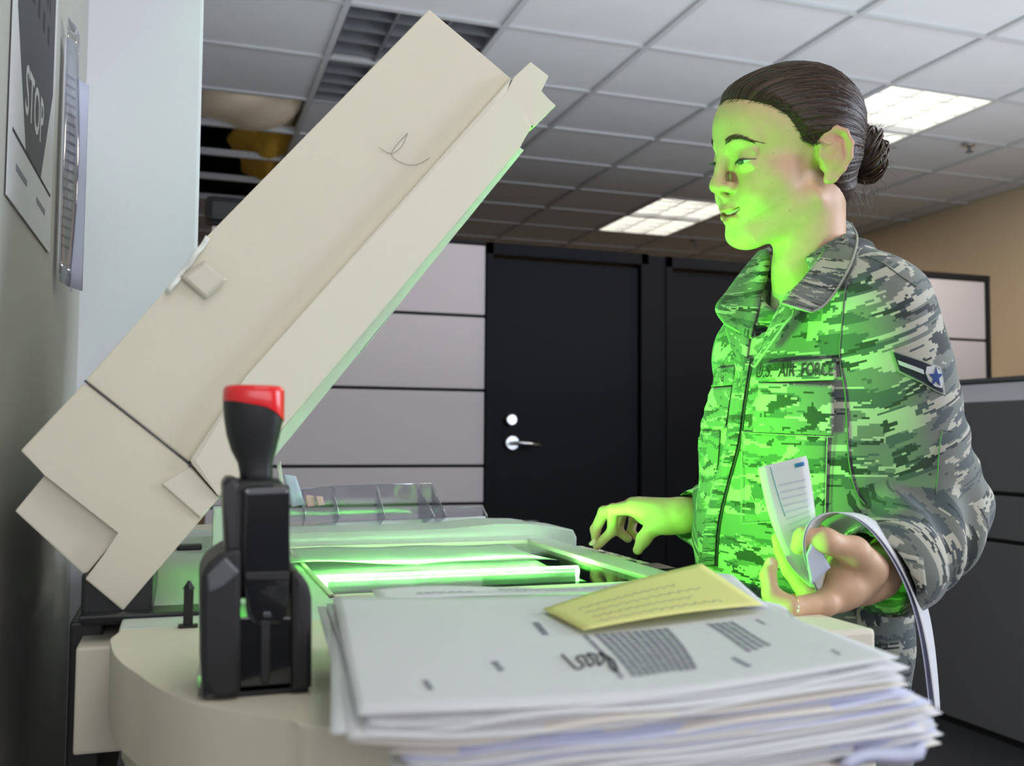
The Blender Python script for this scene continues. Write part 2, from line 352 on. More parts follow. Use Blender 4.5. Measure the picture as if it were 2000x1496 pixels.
for a in ((glx0, glx1, gly0, gly1, zd-.01, zd), (glx0-.004, glx0, gly0, gly1, zd, ZC-.005), (glx1, glx1+.004, gly0, gly1, zd, ZC-.005), (glx0, glx1, gly1, gly1+.004, zd, ZC-.005), (glx0, glx1, gly0-.004, gly0, zd, ZC-.005)): add_box(bm, *a)
bmobj('scan_well', bm, mat('well_grey', (.22, .24, .23), .5), cop)
ly = P(880, 1126, Z=ZC-.020)[1]
carr = box('scan_carriage', glx0+.012, glx1-.012, ly-.03, ly+.026, zd+.004, ZC-.030, M['greyp'], cop, bev=.002)
cyl('lamp_tube', ((glx0+glx1)/2, ly+.004, ZC-.020), .0085, glx1-glx0-.026, M['bulb'], carr, 'X', 12)
box('reflector', glx0+.03, glx1-.03, ly-.030, ly-.020, ZC-.03, ZC-.012, M['foam'], carr)
tube('scale_marks', [(glx0, gly1+.004, ZC+.0005), (glx1, gly1+.004, ZC+.0005)], .0009, M['greyp'], cop, 6)
# near rounded side shelf
pts = [PZ(*q)[:2] for q in ((215, 1245), (221, 1272), (240, 1295), (266, 1313), (310, 1343), (372, 1370), (430, 1385), (500, 1397), (570, 1407), (650, 1418))]
pts += [(.22, .585), (.32, .575), (.40, .62), (.46, .70), (.49, YN-.002)]
outer = [tuple(pl(i/60, pts)) for i in range(61)]
poly = outer+[(.49, 1.0), (XR+.01, 1.02)]
prism('side_shelf', [(a, b) for a, b in poly], ZC-.068, ZC-.0005, M['beige'], cop, axis='Z', bev=.0022)
inner = [(a*.97+.012, b+.035) for a, b in outer]
prism('shelf_underside', inner+[(.48, 1.0), (XR+.01, 1.02)], ZC-.125, ZC-.068, M['beige'], cop, axis='Z')
box('front_end_cap', .485, XF+.001, YN-.003, .97, ZC-.16, ZC+.0008, M['beige2'], cop, bev=.005)
box('front_cover', .56, XF-.004, 1.0, YFAR, .12, ZC-.055, M['beige'], cop, bev=.006)
box('body', XR+.04, .56, 1.0, YFAR-.01, .12, ZC-.078, M['beige'], cop, bev=.004)
box('lower_body', XR-.0, .60, .93, 1.0, .15, ZC-.21, M['dark'], cop, bev=.004)
box('base', XR+.05, .58, .95, YFAR-.03, .0, .12, M['dark'], cop)
a0 = P(160, 1240, Y=1.1); b0 = P(215, 1440, Y=1.1)
box('rear_cover', a0[0], b0[0]+.03, 1.04, 1.35, P(160, 1440, Y=1.1)[2], P(160, 1242, Y=1.1)[2], M['beige2'], cop, bev=.003)
box('rear_gap', a0[0]-.012, a0[0]+.02, 1.1, 1.5, .7, P(160, 1215, Y=1.1)[2], M['dark'], cop, bev=.003)
# hinge parts
hb = P(300, 1190, Y=1.12)
box('hinge_block', P(165, 1160, Y=1.12)[0], P(300, 1190, Y=1.12)[0], 1.08, 1.3, ZC-.01, P(300, 1105, Y=1.12)[2], M['dark'], cop, bev=.004)
box('hinge_rail', P(165, 1160, Y=1.12)[0], P(390, 1190, Y=1.06)[0], 1.055, 1.10, ZC-.0, ZC+.005, M['dark'], cop, bev=.002)
pb = PZ(367, 1224)
bm = bmesh.new(); add_box(bm, pb[0]-.0045, pb[0]+.0045, pb[1]-.003, pb[1]+.003, ZC, P(367, 1148, Y=pb[1])[2], .0008)
r = bmesh.ops.create_cone(bm, cap_ends=True, segments=4, radius1=.0058, radius2=.001, depth=.008)
for v in r['verts']: v.co += Vector((pb[0], pb[1], P(367, 1142, Y=pb[1])[2]))
add_box(bm, pb[0]-.009, pb[0]+.009, pb[1]-.006, pb[1]+.006, ZC, ZC+.002)
bmobj('locating_pin', bm, M['matte'], cop)
pw = P(425, 1045, Y=1.5)
# raised rear ledge beyond the glass, with rounded end
e1 = P(1130, 1038, Y=gly1+.02)
YL0 = gly1+.035
led = [(XR+.02, ZC-.01), (XR+.02, ZC+.012), (XR+.06, ZC+.018), (.45, ZC+.021), (.54, ZC+.028), (.61, ZC+.026), (XF+.045, ZC+.014), (XF+.052, ZC-.0), (XF+.052, ZC-.02)]
prism('rear_ledge', led, YL0, YL0+.13, M['pale'], cop, bev=.003)
box('ledge_icon', XF-.03, XF-.005, YL0+.05, YL0+.07, ZC+.0265, ZC+.0272, M['greyp'], cop)
# operation panel
ox0 = XF; ox1 = XF+.058
pan = prism('operation_panel', [(ox0, ZC-.05), (ox0, ZC-.004), (ox1, ZC-.016), (ox1, ZC-.05)], 1.27, gly1+.02, M['dark'], cop, bev=.002)
def onpan(x): return ZC-.004-.012*(x-ox0)/(ox1-ox0)
box('panel_bezel', ox0+.012, ox1-.010, 1.285, 1.345, onpan(ox0+.045)-.002, onpan(ox0+.012)+.001, M['dark'], cop, bev=.001)
kme = None
for i in range(3):
    for j in range(10):
        x = ox0+.012+i*.017; y = 1.365+j*.022
        k = box('key', x-.006, x+.006, y-.008, y+.008, onpan(x)-.003, onpan(x)+.0035, M['beige2'] if (i+j) % 5 else M['greyp'], cop, bev=.0015)
# ---------------------------------------------------------------- lid (document feeder) raised 45 degrees
YL = 1.075; YLB = gly1-.01
def L2(u, v): p = P(u, v, Y=YL); return (p[0], p[2])
def lid(name, px, y0, y1, m, parent, bev=.0018):
    return prism(name, [L2(*q) for q in px], y0, y1, m, parent, bev)
LID = empty('lid_dummy'); bpy.data.objects.remove(LID)
feeder = lid('document_feeder', [(840, 15), (1000, 150), (480, 740), (370, 903), (166, 742), (320, 570), (400, 465)], YL+.004, YLB, M['beige'], cop)
lid('platen_cover', [(999, 150), (980, 190), (1038, 247), (1012, 290), (436, 975), (424, 965), (368, 900), (478, 738)], YL-.010, YLB, M['beige2'], cop, .006)
lid('feeder_hood', [(165, 747), (40, 880), (86, 927), (236, 1040), (166, 1131), (240, 1193), (312, 1108), (392, 1015), (428, 972), (371, 908)], YL, YLB, M['beige'], cop)
lid('hinge_cover', [(84, 929), (25, 1000), (164, 1128), (234, 1044)], YL+.012, YLB-.05, M['beige2'], cop)
lid('corner_panel', [(370, 912), (316, 945), (392, 1012), (428, 972)], YL-.004, YL+.02, M['beige2'], cop)
lid('end_latch', [(982, 192), (1002, 152), (1035, 122), (1071, 150), (1052, 180), (1085, 207), (1042, 250)], YL-.003, YL+.10, M['beige2'], cop)
lid('latch_slot', [(963, 198), (967, 200), (1002, 158), (997, 156)], YL-.0005, YL+.004, M['greyp'], cop, 0)
M['pad'] = mat('translucent_pad', (.88, .90, .88), .5, trans=.6)
lid('white_pad', [(1006, 286), (1020, 296), (568, 852), (448, 996), (436, 984), (552, 838)], YL-.006, YLB-.01, M['pad'], cop, .0004)
tube('lid_seam', [P(u, v, Y=YL-.0005) for u, v in ((165, 743), (270, 825), (370, 906))], .0011, M['greyp'], cop, 6)
cyl('lid_screw', P(373, 908, Y=YL-.002), .0022, .003, M['dark'], cop, 'Y', 12)
tube('latch_seam', [P(u, v, Y=YL-.0035) for u, v in ((980, 195), (1010, 222), (1040, 248))], .0011, M['greyp'], cop, 6)
# loose sheets caught along the pad edge
for k, (s0, s1) in enumerate((((1005, 305), (600, 812)), ((992, 322), (700, 690)))):
    a = P(*s0, Y=YL); b = P(*s1, Y=YL)
    o = sheet('caught_sheet', lambda u, v, a=a, b=b: a*(1-u)+b*u+np.array([.0012*k+.0008*math.sin(9*u), .003+v*.2, -.0015*k]), 16, 4, M['foam'])
    tag(o, ('upper' if k == 0 else 'lower')+' thin white sheet clinging along the green-lit underside of the raised lid', 'paper')
# tape pieces on the lid
tp = empty('sticky_tape', P(380, 545, Y=YL), 'strip of translucent tape folded over the upper edge of the raised lid', 'tape')
f1 = bil(P(352, 540, Y=YL-.003), P(402, 585, Y=YL-.003), P(444, 545, Y=YL-.0035), P(398, 508, Y=YL-.003))
sheet('tape_patch', f1, 6, 6, mat('tape', (.60, .56, .46), .3), tp, .0003)
f2 = bil(P(322, 568, Y=YL-.003), P(330, 575, Y=YL-.003), P(410, 468, Y=YL-.004), P(402, 460, Y=YL-.003))
sheet('tape_edge', lambda u, v: f2(u, v)+np.array([0, -.002*math.sin(12*v), .001*math.sin(20*v)]), 3, 14, mat('tape_white', (.75, .75, .72), .4), tp, .0008)
h = [P(u, v, Y=YL-.001) for u, v in ((740, 288), (768, 300), (790, 262))]
o = tube('stray_hair', [pl(t/12, [P(*q, Y=YL+.002) for q in ((740, 288), (764, 300), (785, 285), (796, 260))]) for t in range(13)]
         + [pl(t/12, [P(*q, Y=YL+.002) for q in ((796, 260), (764, 300), (790, 320), (815, 321), (840, 308))]) for t in range(13)], .00022, M['ink'], None, 5)
tag(o, 'dark curled hair stuck on the beige lid face', 'hair')
# document on the glass
zg = ZC+.001
c = [PZ(*q) for q in ((500, 1112), (1088, 1104), (990, 1066), (540, 1074))]
fd = bil(*c)
doc = sheet('document_on_glass', lambda u, v: fd(u, v)+np.array([0, 0, .0015+.007*abs(math.sin(5.2*u+.4))*(1-v)**3+.002*math.sin(8*u+3*v)**2]), 40, 12, M['paper'])
tag(doc, 'white document lying on the glowing scanner glass', 'paper')

# ================================================================ behind the copier: clear trays
YT = YL0+.16
tr = empty('clear_file_tray', P(740, 1040, Y=YT+.05), 'clear plastic divided tray standing behind the copier', 'tray')
bm = bmesh.new()
g = lambda u, v, y=YT: P(u, v, Y=y)
def plate(bm, ps, d):
    d = Vector(d); v0 = [bm.verts.new(Vector(p)) for p in ps]; v1 = [bm.verts.new(Vector(p)+d) for p in ps]
    bm.faces.new(v0); bm.faces.new(v1[::-1]); n = len(ps)
    for i in range(n): bm.faces.new((v0[i], v0[(i+1) % n], v1[(i+1) % n], v1[i]))
plate(bm, [g(545, 1055), g(545, 958), g(700, 946), g(842, 945), g(872, 1050)], (0, .002, 0)); bmobj('back_panel', bm, M['clear'], tr)
for (a, b) in (((596, 1010), (590, 960)), ((662, 1012), (650, 950)), ((752, 1012), (735, 946)), ((848, 1010), (816, 946)), ((872, 1010), (842, 945))):
    tube('divider', [g(*a, YT-.05), g(*b, YT-.002)], .0022, M['clear'], tr, 6)
    bm = bmesh.new(); plate(bm, [g(*a, YT-.05), g(*b, YT-.002), g(b[0], a[1]+20, YT-.002)], (.0015, 0, 0)); bmobj('divider_web', bm, M['clear'], tr)
tube('rim', [g(u, v, YT-.003) for u, v in ((545, 958), (700, 946), (842, 945))], .0016, M['clear'], tr, 6)
cz = g(700, 1056)[2]
o = box('added_tray_support', .0, .74, YT-.022, YT+.42, 0, cz, M['beige'], bev=.004); tag(o, 'low beige support block added behind the copier to carry the clear trays', 'support')  # added block to hold up the clear trays, no cabinet is seen here
t2 = empty('clear_end_tray', g(920, 1040), 'small clear plastic tray end right of the divided tray', 'tray')
bm = bmesh.new(); plate(bm, [g(862, 1050, YT+.06), g(866, 992, YT+.06), g(942, 990, YT+.06), g(966, 1045, YT+.06)], (0, .002, 0)); bmobj('panel', bm, M['clear'], t2)
tube('rim', [g(866, 992, YT+.058), g(942, 990, YT+.058), g(966, 1040, YT+.058)], .0022, M['clear'], t2, 6)
fb = bil(P(612, 1052, Y=YL0+.135), P(955, 1046, Y=YL0+.135), P(948, 1008, Y=YT-.01), P(622, 1022, Y=YT-.01))
fo = sheet('tray_form', fb, 10, 4, M['paper'])
tag(fo, 'white printed form lying in front of the clear tray', 'paper')
for i in range(14):
    u = .30+.05*i*1.05
    if u > .95: break
    fn = lambda a, b, u=u, i=i: fb(u+a*.012*(1+(i % 3)), .25+b*.35)+np.array([0, -.0012, .0006])
    sheet('print_mark', fn, 1, 1, M['inkg'], fo, .0001)
for (ua, ub, va, vb) in ((.25, .98, .68, .72), (.25, .26, .2, .7), (.97, .98, .2, .7)):
    sheet('print_line', lambda a, b, ua=ua, ub=ub, va=va, vb=vb: fb(ua+a*(ub-ua), va+b*(vb-va))+np.array([0, -.0012, .0006]), 1, 1, M['inkg'], fo, .0001)
for k, (q, m, s) in enumerate((([(552, 925), (578, 930), (596, 985), (570, 990)], 'paperb', 'bluish index card'), ([(540, 905), (548, 900), (556, 960), (548, 965)], 'paperc', 'narrow upright card'), ([(596, 966), (612, 968), (616, 988), (600, 990)], 'pinkc', 'small pink tab card'), ([(616, 968), (630, 970), (634, 986), (620, 988)], 'pinkc', 'second pink tab card'))):
    if m not in M: M[m] = mat('pink_card', (.72, .42, .44), .7)
    y = YT-.03-.004*k; cc = [P(*p, Y=y) for p in q]
    o = sheet('index_card', bil(*cc), 4, 4, M[m], None, .0006); tag(o, s+' standing in the clear tray behind the stamp', 'card', 'cards in the clear tray')
o = box('white_divider', P(416, 1000, Y=1.6)[0], P(440, 1000, Y=1.6)[0], 1.6, 1.64, ZC, P(425, 992, Y=1.6)[2], M['foam'], bev=.003); tag(o, 'white upright plastic post seen just left of the stamp', 'post')
o = box('black_slot_box', P(345, 1080, Y=YL0-.02)[0], P(394, 1080, Y=YL0-.02)[0], YL0-.03, YL0-.005, ZC, P(360, 1064, Y=YL0-.02)[2], M['dark'], bev=.002); tag(o, 'small black block on the copier deck under the raised lid', 'block')

# ================================================================ STAMP
ys = .735
st = empty('self_inking_stamp', P(497, 1345, Y=ys), 'black self-inking stamp with a red-capped handle standing on the copier shelf', 'stamp')
def SP(u, v, y=ys): return P(u, v, Y=y)
px2m = (SP(600, 1200)-SP(500, 1200))[0]/100
stb = ZC
def loft(name, secs, m, parent, n=28, pw=2.6, top=True):   # sections: (centre u, v pixel at plane y, half width m, half depth m, yoff)
    V = []; Fc = []
    for (u, v, rx, ry, yo) in secs:
        c = SP(u, v); 
        for k in range(n):
            a = 2*math.pi*k/n; ca, sa = math.cos(a), math.sin(a)
            V.append((c[0]+rx*math.copysign(abs(ca)**(2/pw), ca), c[1]+yo+ry*math.copysign(abs(sa)**(2/pw), sa), c[2]))
    for i in range(len(secs)-1):
        for k in range(n): a = i*n; b = a+n; Fc.append((a+k, a+(k+1) % n, b+(k+1) % n, b+k))
    Fc.append(tuple(range(n))[::-1]); Fc.append(tuple((len(secs)-1)*n+k for k in range(n)))
    return build(name, V, Fc, m, parent, True)
W = px2m
loft('handle', [(502, 955, 30*W, .016, .01), (502, 925, 32*W, .016, .01), (500, 905, 34*W, .016, .01), (497, 880, 44*W, .018, .01), (496, 850, 52*W, .021, .01), (497, 815, 58*W, .023, .01), (497, 785, 59.5*W, .024, .01), (497, 776, 59*W, .024, .01)], M['matte'], st, pw=3)
# red cap: slanted lower edge, dips on the right
V = []; Fc = []; n = 36; rings = []
cx = SP(497, 776); 
for lv, (py, sc) in enumerate(((None, 1.01), (None, 1.025), (768, 1.02), (759, 1.0), (755, .95), (753, .86), (752, .5))):
    for k in range(n):
        a = 2*math.pi*k/n; ca, sa = math.cos(a), math.sin(a); pw = 3
        x = 59*W*sc*math.copysign(abs(ca)**(2/pw), ca); y = .024*sc*math.copysign(abs(sa)**(2/pw), sa)
        if py is None:
            t = (ca+1)/2; vv = 784+40*t**2.5; z = SP(497, vv)[2]+(0 if lv == 0 else .0015)
        else: z = SP(497, py)[2]
        V.append((cx[0]+x, cx[1]+.01+y, z))
for i in range(6):
    for k in range(n): a = i*n; b = a+n; Fc.append((a+k, a+(k+1) % n, b+(k+1) % n, b+k))
Fc.append(tuple(6*n+k for k in range(n)))
build('red_cap', V, Fc, M['red'], st, True)
# carriage sliding housing (rounded), two-part
loft('upper_carriage', [(508, 1165, 48*W, .020, .014), (506, 1100, 52*W, .021, .014), (502, 960, 56*W, .022, .014), (500, 945, 54*W, .022, .014), (498, 936, 48*W, .019, .014)], M['matte'], st, pw=6)
def face(name, pxs, y0, y1, m, parent, bev=.0015): return prism(name, [(SP(*q)[0], SP(*q)[2]) for q in pxs], ys+y0, ys+y1, m, parent, bev)
face('front_plate', [(474, 950), (562, 944), (563, 1120), (556, 1195), (545, 1214), (492, 1214), (480, 1195), (474, 1120)], -.014, .0, M['gloss'], st, .003)
face('plate_cover', [(480, 952), (480, 965), (556, 962), (556, 948)], -.0155, -.013, M['greyp'], st, .001)
face('side_arm', [(436, 935), (450, 928), (465, 935), (471, 952), (471, 1110), (440, 1110), (434, 950)], -.010, .03, M['dark'], st, .004)
face('grip_band', [(476, 1112), (562, 1110), (562, 1128), (476, 1128)], -.0152, -.013, M['matte'], st, .001)
for du in (516, 523): cyl('rivet', SP(du-1, 1194)+np.array([0, -.015, 0]), .0016, .003, M['chrome'], st, 'Y', 12)
for du in (480, 556): cyl('top_screw', SP(du, 957)+np.array([0, -.016, 0]), .0014, .003, M['chrome'], st, 'Y', 12)
# base frame with two shoulders and foot
face('left_housing', [(392, 1320), (391, 1120), (402, 1095), (436, 1070), (468, 1064), (468, 1342), (440, 1352), (415, 1350)], -.020, .055, M['matte'], st, .004)
face('right_housing', [(565, 1340), (564, 1110), (580, 1112), (598, 1135), (604, 1160), (604, 1330), (596, 1336)], -.018, .055, M['matte'], st, .004)
face('shoulder_insert', [(402, 1115), (438, 1080), (466, 1110), (430, 1140), (405, 1150)], -.022, -.018, M['greyp'], st, .002)
face('front_window', [(464, 1200), (567, 1200), (567, 1338), (464, 1346)], -.012, .050, M['gloss'], st, .001)
face('guide_slot', [(506, 1205), (525, 1205), (525, 1320), (516, 1332), (506, 1322)], -.0145, -.011, M['matte'], st, .001)
face('foot', [(385, 1352), (400, 1290), (415, 1345), (420, 1354)], -.016, .05, M['clear'], st, .001)
box('base_plate', SP(398, 1300)[0], SP(600, 1300)[0], ys-.012, ys+.05, ZC, ZC+.008, M['matte'], st, bev=.001)

# ================================================================ PAPER STACKS
zt_ = ZC+.047
def Q(u, v, z=zt_): return P(u, v, Z=z)
cA, cB, cC, cD = Q(650, 1168), Q(1500, 1178), Q(1757, 1286), Q(700, 1396)
edgeAB = [Q(650, 1168), Q(850, 1166), Q(1060, 1165), Q(1300, 1150), Q(1490, 1180), Q(1540, 1212)]
def top(u, v, dz=0):
    a = pl(u, [cD, Q(900, 1392), Q(1150, 1372), Q(1420, 1338), cC]); b = pl(u, [cA, Q(900, 1163), Q(1180, 1158), Q(1490, 1176), Q(1548, 1210)])
    p = a*(1-v)+b*v; return p+np.array([0, 0, dz+.0012*math.sin(7*u+2*v)])
ms = [M['paper'], M['paperb'], M['paperc'], M['paper'], M['paperb'], M['paperc'], M['paper']]
# pile under the top page: loose sheets as individual things
random.seed(11)
zs = zt_-.0035; nsh = 34
for k in range(nsh):
    z = zs-k*.00128; f = k/nsh
    dx, dy = random.uniform(-.010, .010)+.012*f, random.uniform(-.010, .010)-.010*f; rot = random.uniform(-.035, .035)-.08*f
    lx = -.0 if k < 7 else .085+random.uniform(-.01, .01); ph = random.uniform(0, 6.28); am = .0014+.0026*random.random()
    c0 = np.array([.31, .66, 0])
    def fn(u, v, z=z, dx=dx, dy=dy, rot=rot, lx=lx, ph=ph, am=am, f=f):
        p = top(lx*1.6+u*(1-lx*1.6)*1.0, v); x, y = p[0]-c0[0], p[1]-c0[1]
        x, y = x*math.cos(rot)-y*math.sin(rot), x*math.sin(rot)+y*math.cos(rot)
        zz = z+am*math.sin(9*u+ph)*(1-v)*.7+.0006*math.sin(17*u+ph*2)
        return (c0[0]+x+dx, c0[1]+y+dy-.012*f, max(zz, ZC+.0012+.0001*(nsh-k)))
    o = sheet('paper_sheet', fn, 26, 6, ms[k % 7] if k > 4 else M['paper'], None, .0006)
    tn = ['first', 'second', 'third', 'fourth', 'fifth', 'sixth', 'seventh', 'eighth', 'ninth', 'tenth', 'eleventh', 'twelfth', 'thirteenth', 'fourteenth', 'fifteenth', 'sixteenth', 'seventeenth', 'eighteenth', 'nineteenth']
    wn = tn[k] if k < 19 else ('twentieth' if k == 19 else ('twenty-'+tn[k-20] if k < 29 else ('thirtieth' if k == 29 else 'thirty-'+tn[k-30])))
    cn_ = {'white_paper': 'white', 'bluish_paper': 'bluish', 'cream_paper': 'cream'}[(ms[k % 7] if k > 4 else M['paper']).name]
    tag(o, wn+' sheet below the signed page in the paper pile, '+cn_, 'paper', 'sheets in the messy paper pile')
tpg = sheet('signed_page', lambda u, v: top(u, v), 30, 14, M['paper'], None, .0005)
tag(tpg, 'white signed letter on top of the paper pile', 'paper')
def marks(parent, fn, rows, m, name='print_line'):
    V = []; Fc = []
    for (u0, v0, u1, v1, w) in rows:
        L_ = math.hypot(u1-u0, v1-v0); nx, ny = -(v1-v0)/L_*w, (u1-u0)/L_*w; t = 0
        while t < L_:
            s = random.uniform(.010, .028); e = min(t+s, L_)
            for (q, sg) in ((t, -1), (e, -1), (e, 1), (t, 1)):
                uu = u0+(u1-u0)*q/L_+nx*sg; vv = v0+(v1-v0)*q/L_+ny*sg; V.append(fn(uu, vv))
            b = len(V)-4; Fc.append((b, b+1, b+2, b+3)); t = e+random.uniform(.004, .009)
    return tag(build(name, V, Fc, m, parent), kind='stuff')
def topf(u, v): return top(u, v, .0005)
def uvof(px, py):        # invert the page surface for a pixel (coarse search)
    best = None
    t = Q(px, py)[:2]; u, v = .5, .5
    for _ in range(30):
        p = top(u, v)[:2]; e = t-p; J = np.array([(top(u+.01, v)[:2]-p)/.01, (top(u, v+.01)[:2]-p)/.01]).T
        s = np.linalg.solve(J, e); u += s[0]; v += s[1]
    return u, v
def row(a, b, w): (u0, v0), (u1, v1) = uvof(*a), uvof(*b); return (u0, v0, u1, v1, w)
rows = [row((1165+i*15.5-3*i*.2, 1236-i*1.2), (1240+i*13.0, 1318-i*1.6), .0045) for i in range(10)]
marks(tpg, topf, rows, M['inkg'], 'letter_text')
marks(tpg, topf, [row((1385+i*14, 1218-i*1.0), (1465+i*13, 1272-i*3.5), .0045) for i in range(4)], M['inkg'], 'address_text')
marks(tpg, topf, [row((1142, 1238), (1215, 1322), .004), row((1432, 1283), (1465, 1300), .0045), row((1046, 1214), (1066, 1238), .006), row((965, 1294), (980, 1312), .006), row((830, 1334), (842, 1352), .006), row((1478, 1212), (1496, 1222), .004), row((1625, 1272), (1640, 1280), .003)], M['inkg'], 'stray_text')
sg = [(1098, 1278), (1112, 1292), (1128, 1306), (1140, 1298), (1126, 1284), (1140, 1280), (1152, 1300), (1160, 1288), (1146, 1276), (1164, 1278), (1170, 1298), (1180, 1284), (1170, 1274), (1186, 1280), (1192, 1300), (1206, 1310), (1198, 1288), (1172, 1272)]
tube('signature', [topf(*uvof(*pl(t/70, sg))) for t in range(71)], .0007, M['ink'], tpg, 5)
# form sheet sticking out behind
ff = bil(Q(738, 1172, zt_-.001), Q(1380, 1150, zt_-.001), Q(1300, 1134, zt_+.002), Q(726, 1158, zt_-.001))
def formf(u, v, dz=0): return ff(u, v)+np.array([0, 0, dz+.0035*math.sin(6.5*u+.6)*v+.001])
M['glowpaper'] = mat('thin_paper', (.82, .84, .82), .75, trans=.55); paint(doc, M['glowpaper'])
fm = sheet('travel_form', lambda u, v: formf(u, -1.2+2.2*v) if v < .0 else formf(u, v), 30, 6, M['paper'])
tag(fm, 'white printed form sticking out behind the signed page beside the scanner glass', 'paper')
text_on('form_title', 'AUTHORIZATION FOR PERMANENT CHANGE OF STATION - MILITARY', lambda x, y: formf(.38+.5*x, .38+.30*y, .0006), M['inkg'], fm)
marks(fm, lambda u, v: formf(u, v, .0006), [(.12, .36, .3, .34, .02), (.12, .25, .45, .25, .01), (.5, .22, .95, .22, .015)], M['inkg'])
# yellow note
zn = zt_+.003
nt_ = [P(1060, 1190, Z=zt_+.002), P(1140, 1231, Z=zt_+.003), P(1490, 1182, Z=zt_+.007), P(1370, 1101, Z=zt_+.024)]
def nf(u, v, dz=0):
    p = bil(nt_[0], nt_[3], nt_[2], nt_[1])(u, v); return p+np.array([0, -.0, dz+.006*math.sin(math.pi*u)*(-1 if False else 1)*(.4)])
yn = sheet('yellow_note', nf, 18, 10, M['yellow'], None, .0004)
tag(yn, 'yellow handwritten note paper curling up on the signed page', 'note')
for i, v in enumerate((.35, .52, .68, .84)):
    pts_ = [nf(.12+.72*t/60*(.95 if i % 2 else .8), v+.035*math.sin(t*1.9+i)*math.sin(t*.7), .0005) for t in range(61)]
    tube('handwriting', pts_, .00022, M['inkg'], yn, 4)
o = sheet('note_under', bil(P(1380, 1118, Z=zt_+.018), P(1430, 1124, Z=zt_+.016), P(1500, 1186, Z=zt_+.003), P(1400, 1180, Z=zt_+.004)), 6, 6, M['paper'], None, .0008)
tag(o, 'white slip peeking out from behind the yellow note', 'paper')
o = sheet('blue_tinted_sheet', lambda u, v: bil(P(1640, 1490, Z=ZC+.004), P(1800, 1460, Z=ZC+.004), P(1822, 1402, Z=ZC+.008), P(1740, 1350, Z=ZC+.012))(u, v)+np.array([0, 0, .002*math.sin(6*u)]), 8, 6, M['paperb'], None, .006)
tag(o, 'pale blue folder stock jutting out lowest at the right of the pile', 'paper')

# ================================================================ WALL POSTERS (plane X = -.185)
XW = -.183
def W2(u, v): return P(u, v, X=XW)
po = empty('stop_poster', W2(60, 250), 'tall white poster with a dark octagon and STOP lettering on the near wall', 'poster')
a_, b_ = W2(10, 400), W2(96, 480); y0, y1 = a_[1], b_[1]; zb0 = (a_[2]+b_[2])/2; z1 = zb0+.62
box('poster_sheet', XW, XW+.0012, y0, y1, zb0, z1, M['paper'], po)
# octagon
oc = [W2(22, 190), W2(45, 325), W2(80, 368), W2(104, 270), W2(118, 100)]
zc_ = zb0+.315; yc = (y0+y1)/2; rr = (y1-y0)*.46
pts8 = [(yc+rr*1.0*math.cos(a)*1.0, zc_+.255*math.sin(a)) for a in [math.radians(90+22.5+45*k) for k in range(8)]]
prism('octagon_print', pts8, XW+.0013, XW+.0016, M['octa'], po, axis='X')
wy = (y1-y0)
text_on('stop_text', 'STOP', lambda x, y: (XW+.0018, yc-rr*.50+.92*rr*x, zc_-.195+.060*y), M['paper'], po, True)
for k in range(5):
    text_on('dark_text', ['WARNING NOTICE', 'BEFORE COPYING', 'CHECK WITH US', 'ALL ORIGINALS', 'FIRST'][k] if False else ['IIIIII IIII', 'III IIIIIII', 'IIIIII III', 'IIII IIIII', 'IIIII'][k], lambda x, y, k=k: (XW+.0018, yc-rr*.6+1.2*rr*x, zc_+.13-.045*k+.025*y), M['ink'], po)['kind'] = 'stuff'
box('rule_line', XW+.0012, XW+.0017, y0+.02, y1-.02, zb0+.075, zb0+.079, M['ink'], po)
for k in range(2): box('fine_print', XW+.0012, XW+.0017, y0+.05+.16*k, y0+.13+.16*k, zb0+.040, zb0+.047, M['inkg'], po)
# paper in sleeve
p2 = empty('posted_list', W2(150, 350), 'curling printed list in a clear sleeve hanging on the near wall right of the poster', 'notice')
ya, yb = W2(106, 530)[1], W2(176, 560)[1]; zl = W2(106, 530)[2]; ztp = W2(128, 90)[2]
yb = min(yb, 1.60)
def lf(u, v, o=0): return (XW+.004+o+.012*math.sin(math.pi*u)**2*(.4+.6*math.sin(math.pi*v))+.012*u, ya+(yb-ya)*u, zl+(ztp-zl)*v-.01*u)
sheet('list_page', lf, 16, 12, M['paper'], p2)
marks(p2, lambda u, v: lf(u, v, .0012), [(.12+.5*c, .12+.04*r_, .42+.5*c, .12+.04*r_, .006) for c in (0, 1) for r_ in range(19)], M['inkg'], 'list_text')
sheet('clear_sleeve', lambda u, v: lf(-.03+1.06*u, -.04+1.12*v, .004), 16, 12, M['sleeve'], p2, .0006)
sheet('second_page', lambda u, v: lf(.55+.5*u, -.03+.9*v, -.002+.02*u), 8, 10, M['paperb'], p2)
